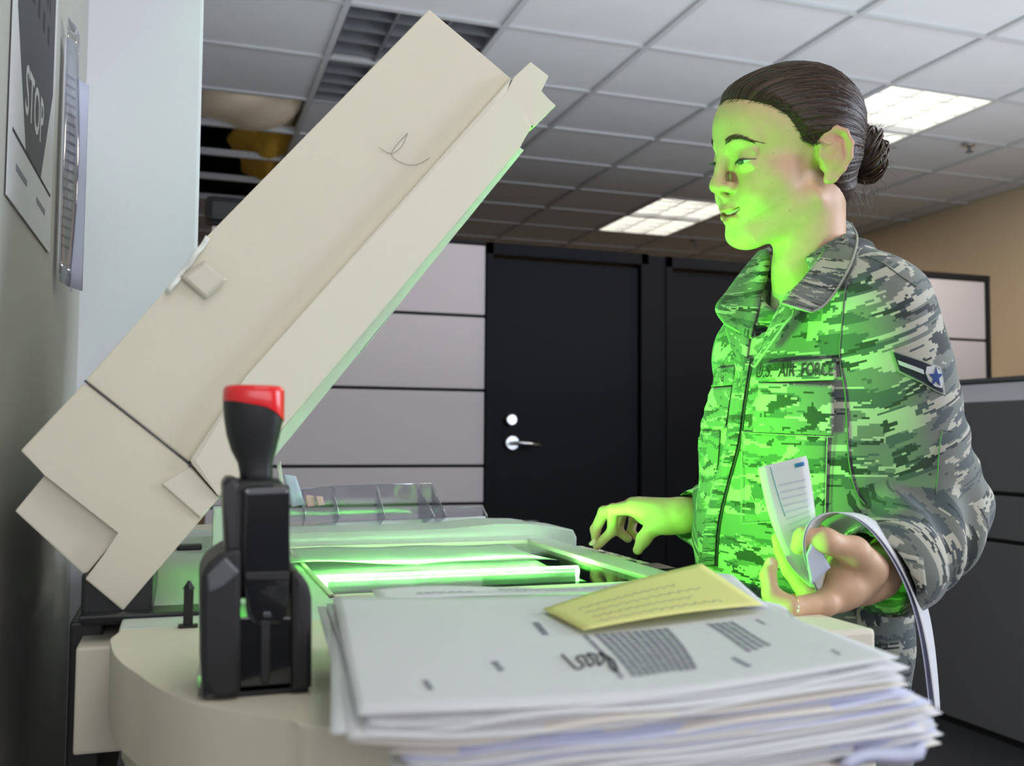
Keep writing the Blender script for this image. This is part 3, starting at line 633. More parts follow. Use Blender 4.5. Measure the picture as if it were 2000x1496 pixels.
#PERSON
# ================================================================ signed distance modelling
f32 = np.float32
class Field:
    def __init__(s, lo, hi, h):
        s.lo = np.array(lo, float); s.h = h; s.n = np.ceil((np.array(hi)-s.lo)/h).astype(int)+1
        s.ax = [(s.lo[i]+h*np.arange(s.n[i])).astype(f32) for i in range(3)]
        s.d = np.full(s.n, .2, f32); s.R = np.eye(3); s.O = np.zeros(3)
    def frame(s, R, O): s.R = np.array(R, float); s.O = np.array(O, float)      # local -> world: O + R.T? rows = local axes in world
    def W(s, p): return s.O+np.array(p, float) @ s.R
    def reg(s, lo, hi, pad):
        sl = []
        for i in range(3):
            a = int(max(0, math.floor((lo[i]-pad-s.lo[i])/s.h))); b = int(min(s.n[i], math.ceil((hi[i]+pad-s.lo[i])/s.h)+1)); 
            if b <= a: return None
            sl.append(slice(a, b))
        return tuple(sl)
    def pts(s, sl): return (s.ax[0][sl[0]][:, None, None], s.ax[1][sl[1]][None, :, None], s.ax[2][sl[2]][None, None, :])
    def loc(s, sl):
        x, y, z = s.pts(sl); O = s.O.astype(f32); R = s.R.astype(f32); x = x-O[0]; y = y-O[1]; z = z-O[2]
        return [x*R[i, 0]+y*R[i, 1]+z*R[i, 2] for i in range(3)]
    def comb(s, sl, e, k, op):
        d = s.d[sl]
        if op == 'add':
            if k <= 0: r = np.minimum(d, e)
            else: h = np.clip(.5+.5*(e-d)/k, 0, 1); r = e*(1-h)+d*h-k*h*(1-h)
        else:
            if k <= 0: r = np.maximum(d, -e)
            else: h = np.clip(.5-.5*(d+e)/k, 0, 1); r = d*(1-h)-e*h+k*h*(1-h)
        s.d[sl] = r
    def ell(s, c, r, k=0, op='add', rot=None):
        c = np.array(c, float); r = np.array(r, float); cw = s.W(c); m = r.max(); sl = s.reg(cw-m, cw+m, k+3*s.h+.012)
        if sl is None: return
        L = s.loc(sl); L = [L[i]-f32(c[i]) for i in range(3)]
        if rot is not None: q = np.array(rot); L = [L[0]*q[i, 0]+L[1]*q[i, 1]+L[2]*q[i, 2] for i in range(3)]
        a = np.sqrt(sum((L[i]/f32(r[i]))**2 for i in range(3))); b = np.sqrt(sum((L[i]/f32(r[i]**2))**2 for i in range(3)))+1e-6
        s.comb(sl, (a*(a-1)/b).astype(f32), k, op)
    def sph(s, c, r, k=0, op='add'): s.ell(c, (r, r, r), k, op)
    def cap(s, a, b, ra, rb, k=0, op='add', sq=None, fn=None):
        a = s.W(a); b = s.W(b); lo = np.minimum(a-ra, b-rb); hi = np.maximum(a+ra, b+rb); sl = s.reg(lo, hi, k+3*s.h+.02)
        if sl is None: return
        x, y, z = s.pts(sl); ab = b-a; L2_ = float(ab @ ab)+1e-12
        t = np.clip(((x-a[0])*ab[0]+(y-a[1])*ab[1]+(z-a[2])*ab[2])/L2_, 0, 1).astype(f32)
        dx = x-(a[0]+t*ab[0]); dy = y-(a[1]+t*ab[1]); dz = z-(a[2]+t*ab[2])
        e = np.sqrt(dx*dx+dy*dy+dz*dz)-(ra+(rb-ra)*t)
        if fn is not None: e = e+fn(x, y, z, t)
        s.comb(sl, e.astype(f32), k, op)
    def chain(s, P_, r, k=0, op='add'):
        r = r if hasattr(r, '__len__') else [r]*len(P_)
        for i in range(len(P_)-1): s.cap(P_[i], P_[i+1], r[i], r[i+1], k, op)
    def mesh(s, sub=None):
        d = s.d if sub is None else sub; inside = d < 0; n = d.shape
        c = np.zeros((n[0]-1, n[1]-1, n[2]-1), np.int8)
        for i in (0, 1):
            for j in (0, 1):
                for k in (0, 1): c += inside[i:n[0]-1+i, j:n[1]-1+j, k:n[2]-1+k]
        act = np.argwhere((c > 0) & (c < 8)); idx = np.full(c.shape, -1, np.int64); idx[tuple(act.T)] = np.arange(len(act))
        ps = np.zeros((len(act), 3)); cnt = np.zeros(len(act)); offs = [(i, j, k) for i in (0, 1) for j in (0, 1) for k in (0, 1)]
        for o in offs:
            for ax in range(3):
                if o[ax]: continue
                o2 = list(o); o2[ax] = 1; A = act+np.array(o); B = act+np.array(o2); da = d[tuple(A.T)]; db = d[tuple(B.T)]
                m = (da < 0) != (db < 0); t = np.where(m, da/np.where(m, da-db, 1), 0)
                q = np.array(o, float)[None, :]+np.zeros((len(act), 3)); q[:, ax] += t
                ps[m] += q[m]; cnt[m] += 1
        V = s.lo+(act+ps/cnt[:, None])*s.h; Fc = []
        for ax in range(3):
            u, v = (ax+1) % 3, (ax+2) % 3; sa = [slice(None)]*3; sb = [slice(None)]*3; sa[ax] = slice(0, -1); sb[ax] = slice(1, None)
            ia = inside[tuple(sa)]; ib = inside[tuple(sb)]; e = np.argwhere(ia != ib); fl = ia[tuple(e.T)]
            ok = (e[:, u] > 0) & (e[:, v] > 0) & (e[:, u] < n[u]-1) & (e[:, v] < n[v]-1); e = e[ok]; fl = fl[ok]
            eu = np.zeros(3, int); eu[u] = 1; ev = np.zeros(3, int); ev[v] = 1
            q = np.stack([idx[tuple((e-eu-ev).T)], idx[tuple((e-ev).T)], idx[tuple(e.T)], idx[tuple((e-eu).T)]], 1)
            q[~fl] = q[~fl][:, ::-1]; Fc.append(q)
        return V, np.concatenate(Fc)
def npmesh(name, V, Q_, m, parent, uv=None, cols=None, smooth=True):
    me = bpy.data.meshes.new(name); nv = len(V); nf = len(Q_); me.vertices.add(nv); me.vertices.foreach_set('co', np.asarray(V, f32).ravel())
    me.loops.add(nf*4); me.loops.foreach_set('vertex_index', Q_.astype(np.int32).ravel()); me.polygons.add(nf)
    me.polygons.foreach_set('loop_start', np.arange(0, nf*4, 4, dtype=np.int32)); me.update(calc_edges=True)
    if smooth: me.polygons.foreach_set('use_smooth', [True]*nf)
    if uv is not None: l = me.uv_layers.new(name='UVMap'); l.data.foreach_set('uv', uv.astype(f32).ravel())
    for cn, ca in (cols or {}).items():
        a = me.attributes.new(cn, 'FLOAT_COLOR', 'POINT'); a.data.foreach_set('color', ca.astype(f32).ravel())
    return link(name, me, m, parent)
def smooth_mesh(V, Q_, it=2, lam=.5):
    for _ in range(it):
        S_ = np.zeros_like(V); c = np.zeros(len(V))
        for a, b in ((0, 1), (1, 2), (2, 3), (3, 0)):
            np.add.at(S_, Q_[:, a], V[Q_[:, b]]); np.add.at(c, Q_[:, a], 1); np.add.at(S_, Q_[:, b], V[Q_[:, a]]); np.add.at(c, Q_[:, b], 1)
        V = V*(1-lam)+lam*S_/np.maximum(c, 1)[:, None]
    return V
# ---------------------------------------------------------------- person frame
person = empty('person', (.80, 1.09, 0), 'standing woman in camouflage uniform, hair in a bun, looking down at papers in her hand', 'person')
YH = 1.06
# head frame: rows = local x (her left), y (forward), z (up) in world
az = math.radians(176.75); pitch = math.radians(-9.3); roll = math.radians(-11.4)
fwd = np.array([math.cos(az)*math.cos(pitch), math.sin(az)*math.cos(pitch), math.sin(pitch)])
left = np.cross([0, 0, 1], fwd); left = left/np.linalg.norm(left)      # up x forward = left
up = np.cross(fwd, left)*1.0
left, up = left*math.cos(roll)+up*math.sin(roll), up*math.cos(roll)-left*math.sin(roll)
RH = np.array([left, fwd, up])
OH = np.array([.7276, 1.06, 1.5145])
HS = 1.0
RHs = RH/HS; 
class HField(Field):
    pass
def hw(p): return OH+HS*(np.array(p, float) @ RH)
def head_base(F_):
    F_.frame(RH, OH); s = HS
    def E(c, r, k=0, op='add'): F_.ell(np.array(c)*s, np.array(r)*s, k*s, op)
    def C(a, b, ra, rb, k=0, op='add'): F_.cap(np.array(a)*s, np.array(b)*s, ra*s, rb*s, k*s, op)
    E((0, -.014, .038), (.071, .092, .073))
    E((0, .034, .036), (.061, .058, .058), .02)
    return E, C
def build_head(F_):
    E, C = head_base(F_)
    E((0, .026, -.030), (.057, .053, .066), .025)
    for sx in (-1, 1):
        C((sx*.050, -.008, -.056), (sx*.018, .062, -.094), .014, .016, .022)
        E((sx*.041, .046, -.026), (.023, .024, .022), .022)                # cheekbone
        E((sx*.033, .062, -.045), (.020, .019, .020), .016)                # smiling cheek
        C((sx*.012, .081, .019), (sx*.040, .066, .021), .009, .008, .014)  # brow
    E((0, .063, -.095), (.019, .017, .016), .016)
    E((0, .030, -.090), (.030, .040, .016), .02)
    E((0, .068, -.060), (.027, .022, .022), .018)
    for sx in (-1, 1):
        E((sx*.032, .094, .000), (.018, .016, .012), .012, 'sub')
        E((sx*.0315, .0680, -.001), (.0155, .0150, .0140), .004)           # lid ball
        C((sx*.017, .0795, .0075), (sx*.046, .071, .0075), .0032, .0030, .006)  # upper lid fold
        C((sx*.020, .0805, -.0105), (sx*.043, .073, -.0085), .0030, .0028, .007)  # lower lid bag
    # nose
    C((0, .0860, .012), (0, .0960, -.022), .0068, .0080, .010)
    E((0, .0990, -.0300), (.0105, .0095, .0092), .007)
    for sx in (-1, 1): E((sx*.0130, .0885, -.0330), (.0078, .0095, .0072), .005)
    C((0, .096, -.036), (0, .088, -.047), .0045, .004, .005)
    for sx in (-1, 1): E((sx*.0070, .0930, -.0405), (.0036, .0058, .0034), .002, 'sub')
    # mouth: smiling, lips just parted
    UL = [(-.0280, .0735, -.0555), (-.015, .0850, -.0605), (-.004, .0895, -.0605), (0, .0890, -.0615), (.004, .0895, -.0605), (.015, .0850, -.0605), (.0280, .0735, -.0555)]
    LL = [(-.0280, .0730, -.0570), (-.014, .0830, -.0705), (0, .0865, -.0750), (.014, .0830, -.0705), (.0280, .0730, -.0570)]
    ru = [.0022, .0036, .0040, .0038, .0040, .0036, .0022]; rl = [.0022, .0044, .0050, .0044, .0022]
    for i in range(6): C(UL[i], UL[i+1], ru[i], ru[i+1], .0035)
    for i in range(4): C(LL[i], LL[i+1], rl[i], rl[i+1], .0035)
    G = [(-.0275, .0770, -.0560), (-.015, .0885, -.0650), (0, .0930, -.0678), (.015, .0885, -.0650), (.0275, .0770, -.0560)]
    for i in range(4): C(G[i], G[i+1], [.0012, .0032, .0038, .0032, .0012][i], [.0012, .0032, .0038, .0032, .0012][i+1], .0015, 'sub')
    for i in range(4):
        a = np.array(G[i])-(0, .006, 0); b = np.array(G[i+1])-(0, .006, 0); C(a, b, .0016 if i in (0,) else .0034, .0034 if i < 3 else .0016, .001, 'sub')
    # ears
    for sx in (-1, 1):
        def EP(y, z, o=0): return (sx*(.0695+.011*max(0, (-y+.0)/.03)+o), y-.016, z-.006)
        helix = [EP(.010, -.002), EP(.0085, .014), EP(.002, .0265, .001), EP(-.010, .0310, .002), EP(-.020, .0260, .003), EP(-.0255, .012, .003), EP(-.0245, -.004, .002), EP(-.0165, -.018, .001), EP(-.007, -.028), EP(.002, -.030)]
        for a, b in zip(helix, helix[1:]): C(a, b, .0034, .0034, .003)
        hp_ = np.array(((.0085, .014), (.002, .0265), (-.010, .0310), (-.020, .0260), (-.0255, .012), (-.0245, -.004), (-.0165, -.018), (-.007, -.028)))
        for tt_ in range(22):
            h_ = (np.interp(tt_/3, range(8), hp_[:, 0]), np.interp(tt_/3, range(8), hp_[:, 1])); C(EP(.002, h_[1]*.5, -.003), EP(h_[0], h_[1], -.001), .0042, .0032, .004)
        E(EP(-.010, .004, -.009), (.0065, .0175, .026), .004)
        E(EP(-.003, -.026, -.001), (.0042, .0080, .0085), .005)
        E(EP(-.005, -.003, .0050), (.0075, .0085, .0115), .002, 'sub'); E(EP(-.015, .010, .0075), (.0050, .0040, .0130), .002, 'sub'); E(EP(-.010, .019, .0055), (.0040, .0065, .0050), .003, 'sub')
        anti = [EP(-.006, .021, -.000), EP(-.0145, .012, .001), EP(-.016, -.002, .001), EP(-.011, -.014, .000)]
        for a, b in zip(anti, anti[1:]): C(a, b, .0026, .0026, .003)
        E(EP(.006, -.004, .001), (.0035, .0040, .0055), .004)
        C((sx*.066, -.02, .004), (sx*.068, -.024, -.012), .010, .010, .010)
    return E, C
hlo, hhi = OH-np.array([.16, .16, .20]), OH+np.array([.18, .16, .16])
FH = Field(hlo, hhi, .0016)
E_, C_ = build_head(FH)
NB = np.array([.778, 1.080, 1.370])                               # base of the neck
FH.frame(np.eye(3), np.zeros(3))
FH.cap(hw((0, -.036, -.040)), NB+(0, 0, .00), .045, .046, .020)
FH.cap(NB, NB+(0, 0, -.06), .046, .050, .01)
FH.cap(hw((.028, -.030, -.060)), NB+(-.045, -.015, -.0), .012, .010, .03)
hV, hQ = FH.mesh(); hV = smooth_mesh(hV, hQ, 1, .4)
keep = hV[hQ].mean(1)[:, 2] > 0
# crop nothing: the grid bounds end below the collar
hQ = hQ[keep]
# core body: torso, arms, legs (beneath the clothes)
LSH = P(1708, 622, Y=.965); LEL = P(1818, 1008, Y=1.00); LWR = P(1712, 1118, Y=.93)
RSH = np.array([.80, 1.215, 1.275]); REL = np.array([.90, 1.33, 1.05]); RWR = P(1338, 1008, Y=1.30)
FB = Field((.45, .80, .02), (1.15, 1.50, 1.45), .009)
FB.chain([(.812, 1.165, .95), (.80, 1.12, 1.12), (.80, 1.09, 1.25)], [.080, .078, .070], .03)
for yy in (-1, 1):
    FB.cap((.812, 1.165+yy*.06, .90), (.80, 1.14+yy*.085, .50), .070, .055, .03); FB.cap((.80, 1.14+yy*.085, .50), (.80, 1.12+yy*.09, .10), .052, .036, .02)
FB.cap(NB-(0, 0, .03), (.80, 1.09, 1.26), .044, .06, .03); FB.cap((.80, 1.0, 1.275), (.80, 1.16, 1.275), .035, .035, .03)
FB.chain([LSH+(0, .02, -.01), LEL, LWR+(LEL-LWR)*.12], [.046, .036, .026], .02); FB.chain([RSH, REL, RWR+(REL-RWR)*.12], [.046, .036, .026], .02)
bV, bQ = FB.mesh()
# ---------------------------------------------------------------- hands
def tipz(u, v): return P(u, v, Z=ZC+.004)
FR = Field(P(1338, 1008, Y=1.30)+(-.24, -.08, -.10), P(1338, 1008, Y=1.30)+(.06, .26, .08), .0016)
wr = P(1338, 1008, Y=1.30)
def hand_chain(F_, js, rs, k=.004):
    F_.chain(js, rs, k)
iT = tipz(1160, 1070); yT = iT[1]
mcp = [P(1243, 991, Y=1.375), P(1236, 988, Y=1.400), P(1240, 994, Y=1.425), P(1250, 1004, Y=1.445)]
FR.cap(wr+(REL-wr)*.35, wr, .029, .0245, .01)
for m_, r_ in zip(mcp, (.0145, .0140, .0130, .0115)): FR.cap(wr+(m_-wr)*.12, m_, .0185, r_, .016)
FR.cap(P(1300, 1020, Y=1.32), P(1262, 1010, Y=1.385), .018, .012, .014)
hand_chain(FR, [mcp[0], P(1197, 995, Y=1.42), P(1196, 1037, Y=1.445), P(1166, 1066, Y=iT[1]-.015)], [.0115, .0092, .0084, .0070])
hand_chain(FR, [mcp[1], P(1180, 1000, Y=1.455), P(1163, 1034, Y=1.475), P(1164, 1056, Y=1.478)], [.0112, .0095, .0085, .0070])
hand_chain(FR, [mcp[2], P(1215, 1000, Y=1.475), P(1207, 1036, Y=1.475), P(1226, 1052, Y=1.455)], [.0105, .0088, .0080, .0068])
hand_chain(FR, [mcp[3], P(1238, 1012, Y=1.480), P(1232, 1040, Y=1.470), P(1248, 1052, Y=1.455)], [.0095, .0078, .0070, .0062])
tz = P(1245, 1080, Z=ZC+.004)
hand_chain(FR, [P(1305, 1012, Y=1.315), P(1278, 1026, Y=1.335), P(1258, 1052, Y=1.345), P(1246, 1074, Y=1.35)], [.017, .0125, .0098, .0078], .010)
rV, rQ = FR.mesh(); rV = smooth_mesh(rV, rQ, 1, .4)
# left hand, holding papers
hl = P(1620, 1130, Y=.92)
FL = Field(hl+(-.13, -.075, -.075), hl+(.14, .10, .10), .0016)
lw = LWR
lm = {'i': P(1655, 1100, Y=.945), 'm': P(1648, 1135, Y=.925), 'r': P(1630, 1162, Y=.903), 'p': P(1612, 1178, Y=.885)}
FL.cap(lw+(LEL-lw)*.40, lw, .030, .025, .01)
for q_, r_ in (('i', .0145), ('m', .0150), ('r', .0150), ('p', .0140)): FL.cap(lw+(lm[q_]-lw)*.1, lm[q_], .022, r_, .016)
FL.cap(P(1690, 1120, Y=.90), P(1660, 1150, Y=.89), .018, .015, .014)
FL.cap(P(1672, 1090, Y=.895), P(1640, 1142, Y=.892), .016, .016, .014); FL.cap(P(1650, 1085, Y=.900), P(1625, 1120, Y=.905), .013, .012, .012)
FL.cap(P(1690, 1120, Y=.935), P(1650, 1118, Y=.940), .024, .022, .012); FL.cap(P(1680, 1140, Y=.925), P(1632, 1152, Y=.918), .022, .019, .012); FL.cap(P(1650, 1100, Y=.945), P(1618, 1128, Y=.935), .018, .015, .012)
FL.chain([lm['p'], P(1545, 1185, Y=.882), P(1506, 1160, Y=.895)], [.0125, .0105, .0095], .005); FL.chain([P(1506, 1160, Y=.895), P(1500, 1125, Y=.905), P(1507, 1101, Y=.912)], [.0092, .0086, .0074], .003)
FL.chain([lm['r'], P(1580, 1160, Y=.905), P(1545, 1112, Y=.925), P(1528, 1075, Y=.935), P(1520, 1052, Y=.938)], [.0135, .0118, .0100, .0088, .0075], .004)
FL.chain([lm['m'], P(1600, 1120, Y=.945), P(1570, 1075, Y=.950), P(1552, 1045, Y=.948)], [.0130, .0105, .0092, .0075], .004)
FL.chain([lm['i'], P(1628, 1075, Y=.975), P(1600, 1040, Y=.975), P(1585, 1022, Y=.960)], [.0130, .0100, .0088, .0072], .004)
FL.chain([P(1700, 1110, Y=.895), P(1668, 1078, Y=.875), P(1612, 1056, Y=.872), P(1568, 1050, Y=.886)], [.0190, .0150, .0118, .0095], .010)
FL.chain([P(1572, 1047, Y=.884), P(1560, 1068, Y=.890)], [.0095, .0085], .006)
lV, lQ = FL.mesh(); lV = smooth_mesh(lV, lQ, 1, .4)
def join(parts):
    V = []; Q_ = []; n = 0
    for a, b in parts: V.append(a); Q_.append(b+n); n += len(a)
    return np.concatenate(V), np.concatenate(Q_)
skV, skQ = join([(hV, hQ), (bV, bQ), (rV, rQ), (lV, lQ)])
# skin tint from head coordinates
Lc = (skV-OH) @ RH.T/HS; x, y, z = Lc.T
def gs(cx_, cy_, cz_, sx, sy, sz): return np.exp(-(((np.abs(x)-cx_)/sx)**2+((y-cy_)/sy)**2+((z-cz_)/sz)**2))
lip = np.clip(np.maximum(gs(0, .087, -.0742, .013, .010, .0042), gs(.014, .083, -.0698, .010, .010, .0042)), 0, 1)
lip = np.maximum(lip, np.maximum(gs(0, .09, -.0608, .013, .010, .0032), gs(.016, .083, -.0600, .009, .010, .003)))
lip = np.clip(lip*1.7-.35, 0, 1)
blush = np.clip(gs(.038, .065, -.035, .018, .03, .018)*.5+gs(0, .104, -.035, .012, .012, .012)*.5+gs(.075, -.03, 0, .02, .03, .03)*.7, 0, 1)
base = np.array([.62, .39, .25]); col = base[None, :]*np.ones((len(skV), 1))
col = col*(1-blush[:, None])+np.array([.62, .27, .20])*blush[:, None]
col = col*(1-lip[:, None])+np.array([.50, .17, .15])*lip[:, None]
lidc = np.clip(gs(.0315, .082, .000, .014, .01, .008)*1.2-.3, 0, 1)*.35; col = col*(1-lidc[:, None]*.4)
rng = np.random.RandomState(5)
fr = np.zeros(len(skV)); near = (y > .02) & (np.abs(z+.02) < .09) & (np.abs(x) < .08); Ln = Lc[near]
for _ in range(70):
    p_ = Ln[rng.randint(len(Ln))]; r_ = rng.uniform(.0007, .0014); fr[near] = np.maximum(fr[near], np.clip(1.6-np.linalg.norm(Ln-p_, axis=1)/r_, 0, 1)*rng.uniform(.2, .6))
col = col*(1-.5*fr[:, None])
cols = np.concatenate([col, np.ones((len(col), 1))], 1)
ms_ = bpy.data.materials.new('skin'); ms_.use_nodes = True; nt = ms_.node_tree; b = nt.nodes['Principled BSDF']
at = nt.nodes.new('ShaderNodeAttribute'); at.attribute_name = 'tint'; tc = nt.nodes.new('ShaderNodeTexCoord')
nz = nt.nodes.new('ShaderNodeTexNoise'); nz.inputs['Scale'].default_value = 60; nz.inputs['Detail'].default_value = 5; nt.links.new(tc.outputs['Object'], nz.inputs['Vector'])
mr = nt.nodes.new('ShaderNodeMapRange'); mr.inputs[3].default_value = .86; mr.inputs[4].default_value = 1.12; nt.links.new(nz.outputs['Fac'], mr.inputs[0])
vm = nt.nodes.new('ShaderNodeVectorMath'); vm.operation = 'SCALE'; nt.links.new(at.outputs['Color'], vm.inputs[0]); nt.links.new(mr.outputs[0], vm.inputs['Scale'])
nt.links.new(vm.outputs[0], b.inputs['Base Color']); b.inputs['Roughness'].default_value = .5; b.inputs['Specular IOR Level'].default_value = .4
b.inputs['Subsurface Weight'].default_value = .12; b.inputs['Subsurface Scale'].default_value = .006; b.inputs['Subsurface Radius'].default_value = (1, .4, .2)
n2 = nt.nodes.new('ShaderNodeTexNoise'); n2.inputs['Scale'].default_value = 700; nt.links.new(tc.outputs['Object'], n2.inputs['Vector'])
bp_ = nt.nodes.new('ShaderNodeBump'); bp_.inputs['Strength'].default_value = .15; bp_.inputs['Distance'].default_value = .0006; nt.links.new(n2.outputs['Fac'], bp_.inputs['Height']); nt.links.new(bp_.outputs[0], b.inputs['Normal'])
M['skin'] = ms_
body = npmesh('body', skV, skQ, M['skin'], person, cols={'tint': cols})
skin_bvh = BVHTree.FromPolygons([tuple(v) for v in hV], [tuple(q) for q in hQ])
# eyes, lashes, brows, teeth
M['eyew'] = mat('eye_white', (.75, .74, .70), .2); M['iris'] = mat('iris_dark', (.03, .035, .03), .15, coat=1); M['teeth'] = mat('teeth', (.78, .75, .66), .25); M['mouth'] = mat('mouth_dark', (.10, .02, .02), .5)
def on_skin(p_local, out=.0, d=None):
    p = Vector(hw(p_local)); dr = Vector((np.array((0, -1, 0)) @ RH) if d is None else (np.array(d, float) @ RH))
    r = skin_bvh.ray_cast(p-dr*.16, dr, .22)
    return (np.array(r[0])-np.array(dr)*out) if r[0] is not None else np.array(p)
for sx in (1, -1):
    # eye opening: thin dark almond between the lids, with iris; looking down
    eye = sheet('eye', lambda u, v, sx=sx: on_skin((sx*(.0185+.028*u), 0, -.0052-.0054*math.sin(math.pi*u)*(v-.35)+.0030*u), .0004), 14, 4, M['eyew'], person, .0002)
    ir = sheet('iris', lambda u, v, sx=sx: on_skin((sx*(.0255+.013*u), 0, -.0052-.0054*math.sin(math.pi*(.25+.46*u))*(v-.38)+.0014), .0007), 8, 4, M['iris'], eye, .0002)
    V = []; Fc = []
    ll = [on_skin((sx*(.0170+.0305*t/20), 0, -.0050+.0024*math.sin(math.pi*t/20)+.0030*t/20), .0007) for t in range(21)]
    tube_mesh(ll, [.0004+.0009*math.sin(math.pi*min(1, .15+t/22)) for t in range(21)], 6, V=V, Fc=Fc)
    for t in range(1, 21):
        a = ll[t]; n_ = np.array((sx*(.15+.5*t/20), 1, -.35+.012*t)) @ RH; n_ /= np.linalg.norm(n_); L_ = .0045+.0035*(t/20)
        tube_mesh([a, a+n_*L_*.6, a+n_*L_*.9+np.array([0, 0, .0012+.0006*(t/20)])], [.00022, .00016, .00006], 4, V=V, Fc=Fc)
    build('eyelashes', V, Fc, M['ink'], person, True)
    V = []; Fc = []; rng = np.random.RandomState(3)
    for k in range(260):
        t = rng.rand(); xx = .015+.034*t; zz = .0195+.0075*math.sin(math.pi*min(1, .12+t*.80))-.0045*t**2+rng.uniform(-.0034, .0034)*(1.15-t)
        a = on_skin((sx*xx, 0, zz), .0004); b2 = on_skin((sx*(xx+.0055), 0, zz+.0022*(1-2.0*t)+.0008), .0009)
        tube_mesh([a, (a+b2)/2, b2], [.00022, .0002, .0001], 4, V=V, Fc=Fc)
    o = build('eyebrow', V, Fc, mat('brow_hair', (.075, .040, .022), .6), person, True); tag(o, kind='stuff')
V = []; Fc = []
th = sheet('teeth', lambda u, v: hw((-.024+.048*u, .0735+.0112*math.sin(math.pi*u), -.0550-.0070*v-.0060*math.sin(math.pi*u)+.0005)), 24, 3, M['teeth'], person, .001)
# ---------------------------------------------------------------- hair
FHr = Field(hlo+(0, 0, .05), hhi, .0018); head_base(FHr); FHr.frame(RH, OH)
for sx in (-1, 1): pass
FHr.cap(np.array((0, -.045, -.02))*HS, np.array((0, -.050, -.045))*HS, .050*HS, .042*HS, .03)
full = (slice(None),)*3; lx, ly_, lz = [a/HS for a in FHr.loc(full)]
hl_y = np.array([-.20, -.075, -.045, -.030, -.012, .004, .014, .024, .036, .052, .066, .078, .10]); hl_z = np.array([-.075, -.066, -.060, -.040, .006, .010, .014, .030, .047, .060, .067, .074, .082])
hlz = np.interp(ly_, hl_y, hl_z).astype(f32)
g_ = (lz-hlz)
th_ = np.clip(g_*.30, -.004, .0050)
phi = np.arctan2(lx, lz+.010); rad = np.sqrt(lx**2+(lz+.010)**2)
st_ = .0006*np.sin(phi*70+6*ly_)+.0005*np.sin(phi*131+2.1-9*ly_)+.0004*np.sin(phi*37+1+12*ly_)
FHr.d = FHr.d-(th_*HS).astype(f32)+(st_*np.clip(g_*60, 0, 1)).astype(f32)
hrV, hrQ = FHr.mesh()
lc = (hrV-OH) @ RH.T/HS
g2 = lc[:, 2]-np.interp(lc[:, 1], hl_y, hl_z); kq = (g2[hrQ] > -.004).all(1) & (hrV[hrQ][:, :, 2].min(1) > FHr.lo[2]+.004)
hrQ = hrQ[kq]
uvv = np.stack([np.arctan2(lc[:, 0], lc[:, 2]+.01)/math.pi, lc[:, 1]*3], 1)[hrQ].reshape(-1, 2)
mh = bpy.data.materials.new('brown_hair'); mh.use_nodes = True; nt = mh.node_tree; b = nt.nodes['Principled BSDF']
uvn = nt.nodes.new('ShaderNodeUVMap'); mp = nt.nodes.new('ShaderNodeMapping'); mp.inputs['Scale'].default_value = (130, 1.2, 1); nt.links.new(uvn.outputs[0], mp.inputs[0])
nz = nt.nodes.new('ShaderNodeTexNoise'); nz.inputs['Scale'].default_value = 1.0; nz.inputs['Detail'].default_value = 4; nt.links.new(mp.outputs[0], nz.inputs['Vector'])
cr = nt.nodes.new('ShaderNodeValToRGB'); cr.color_ramp.elements[0].position = .35; cr.color_ramp.elements[0].color = (.010, .005, .004, 1); cr.color_ramp.elements[1].position = .72; cr.color_ramp.elements[1].color = (.085, .042, .024, 1)
nt.links.new(nz.outputs['Fac'], cr.inputs[0]); nt.links.new(cr.outputs[0], b.inputs['Base Color']); b.inputs['Roughness'].default_value = .48; b.inputs['Specular IOR Level'].default_value = .35
bp_ = nt.nodes.new('ShaderNodeBump'); bp_.inputs['Strength'].default_value = .6; bp_.inputs['Distance'].default_value = .0010; nt.links.new(nz.outputs['Fac'], bp_.inputs['Height']); nt.links.new(bp_.outputs[0], b.inputs['Normal'])
M['hair'] = mh
hair = npmesh('hair', hrV, hrQ, M['hair'], person, uv=uvv)
hair_bvh = BVHTree.FromPolygons([tuple(v) for v in hrV], [tuple(q) for q in hrQ])
M['hairs'] = mat('hair_strand', (.055, .028, .017), .35)
# loose combed strands lying on the scalp
V = []; Fc = []; rng = np.random.RandomState(9); bunc = np.array((.0, -.104, -.002))
for k in range(420):
    ph = rng.uniform(-1.9, 1.9); y0_ = rng.uniform(-.06, .075); L_ = rng.uniform(.05, .13); pts_ = []
    for t in range(9):
        yy = y0_-L_*t/8; 
        if yy < -.100: break
        d = np.array((math.sin(ph+.10*t/8), 0, math.cos(ph+.10*t/8))); o_ = np.array((0, yy, -.006)); 
        r = hair_bvh.ray_cast(Vector(hw(o_+d*.12)), Vector(-(d @ RH)), .12)
        if r[0] is None: break
        lp = (np.array(r[0])-OH) @ RH.T/HS
        if lp[2] < np.interp(lp[1], hl_y, hl_z)+.002: break
        pts_.append(np.array(r[0])+(d @ RH)*(.0003+.0006*math.sin(math.pi*t/8)*rng.rand()))
    if len(pts_) > 3: tube_mesh(pts_, [.00028]*(len(pts_)-1)+[.0001], 4, V=V, Fc=Fc)
o = build('combed_strands', V, Fc, M['hairs'], hair, True); tag(o, kind='stuff')
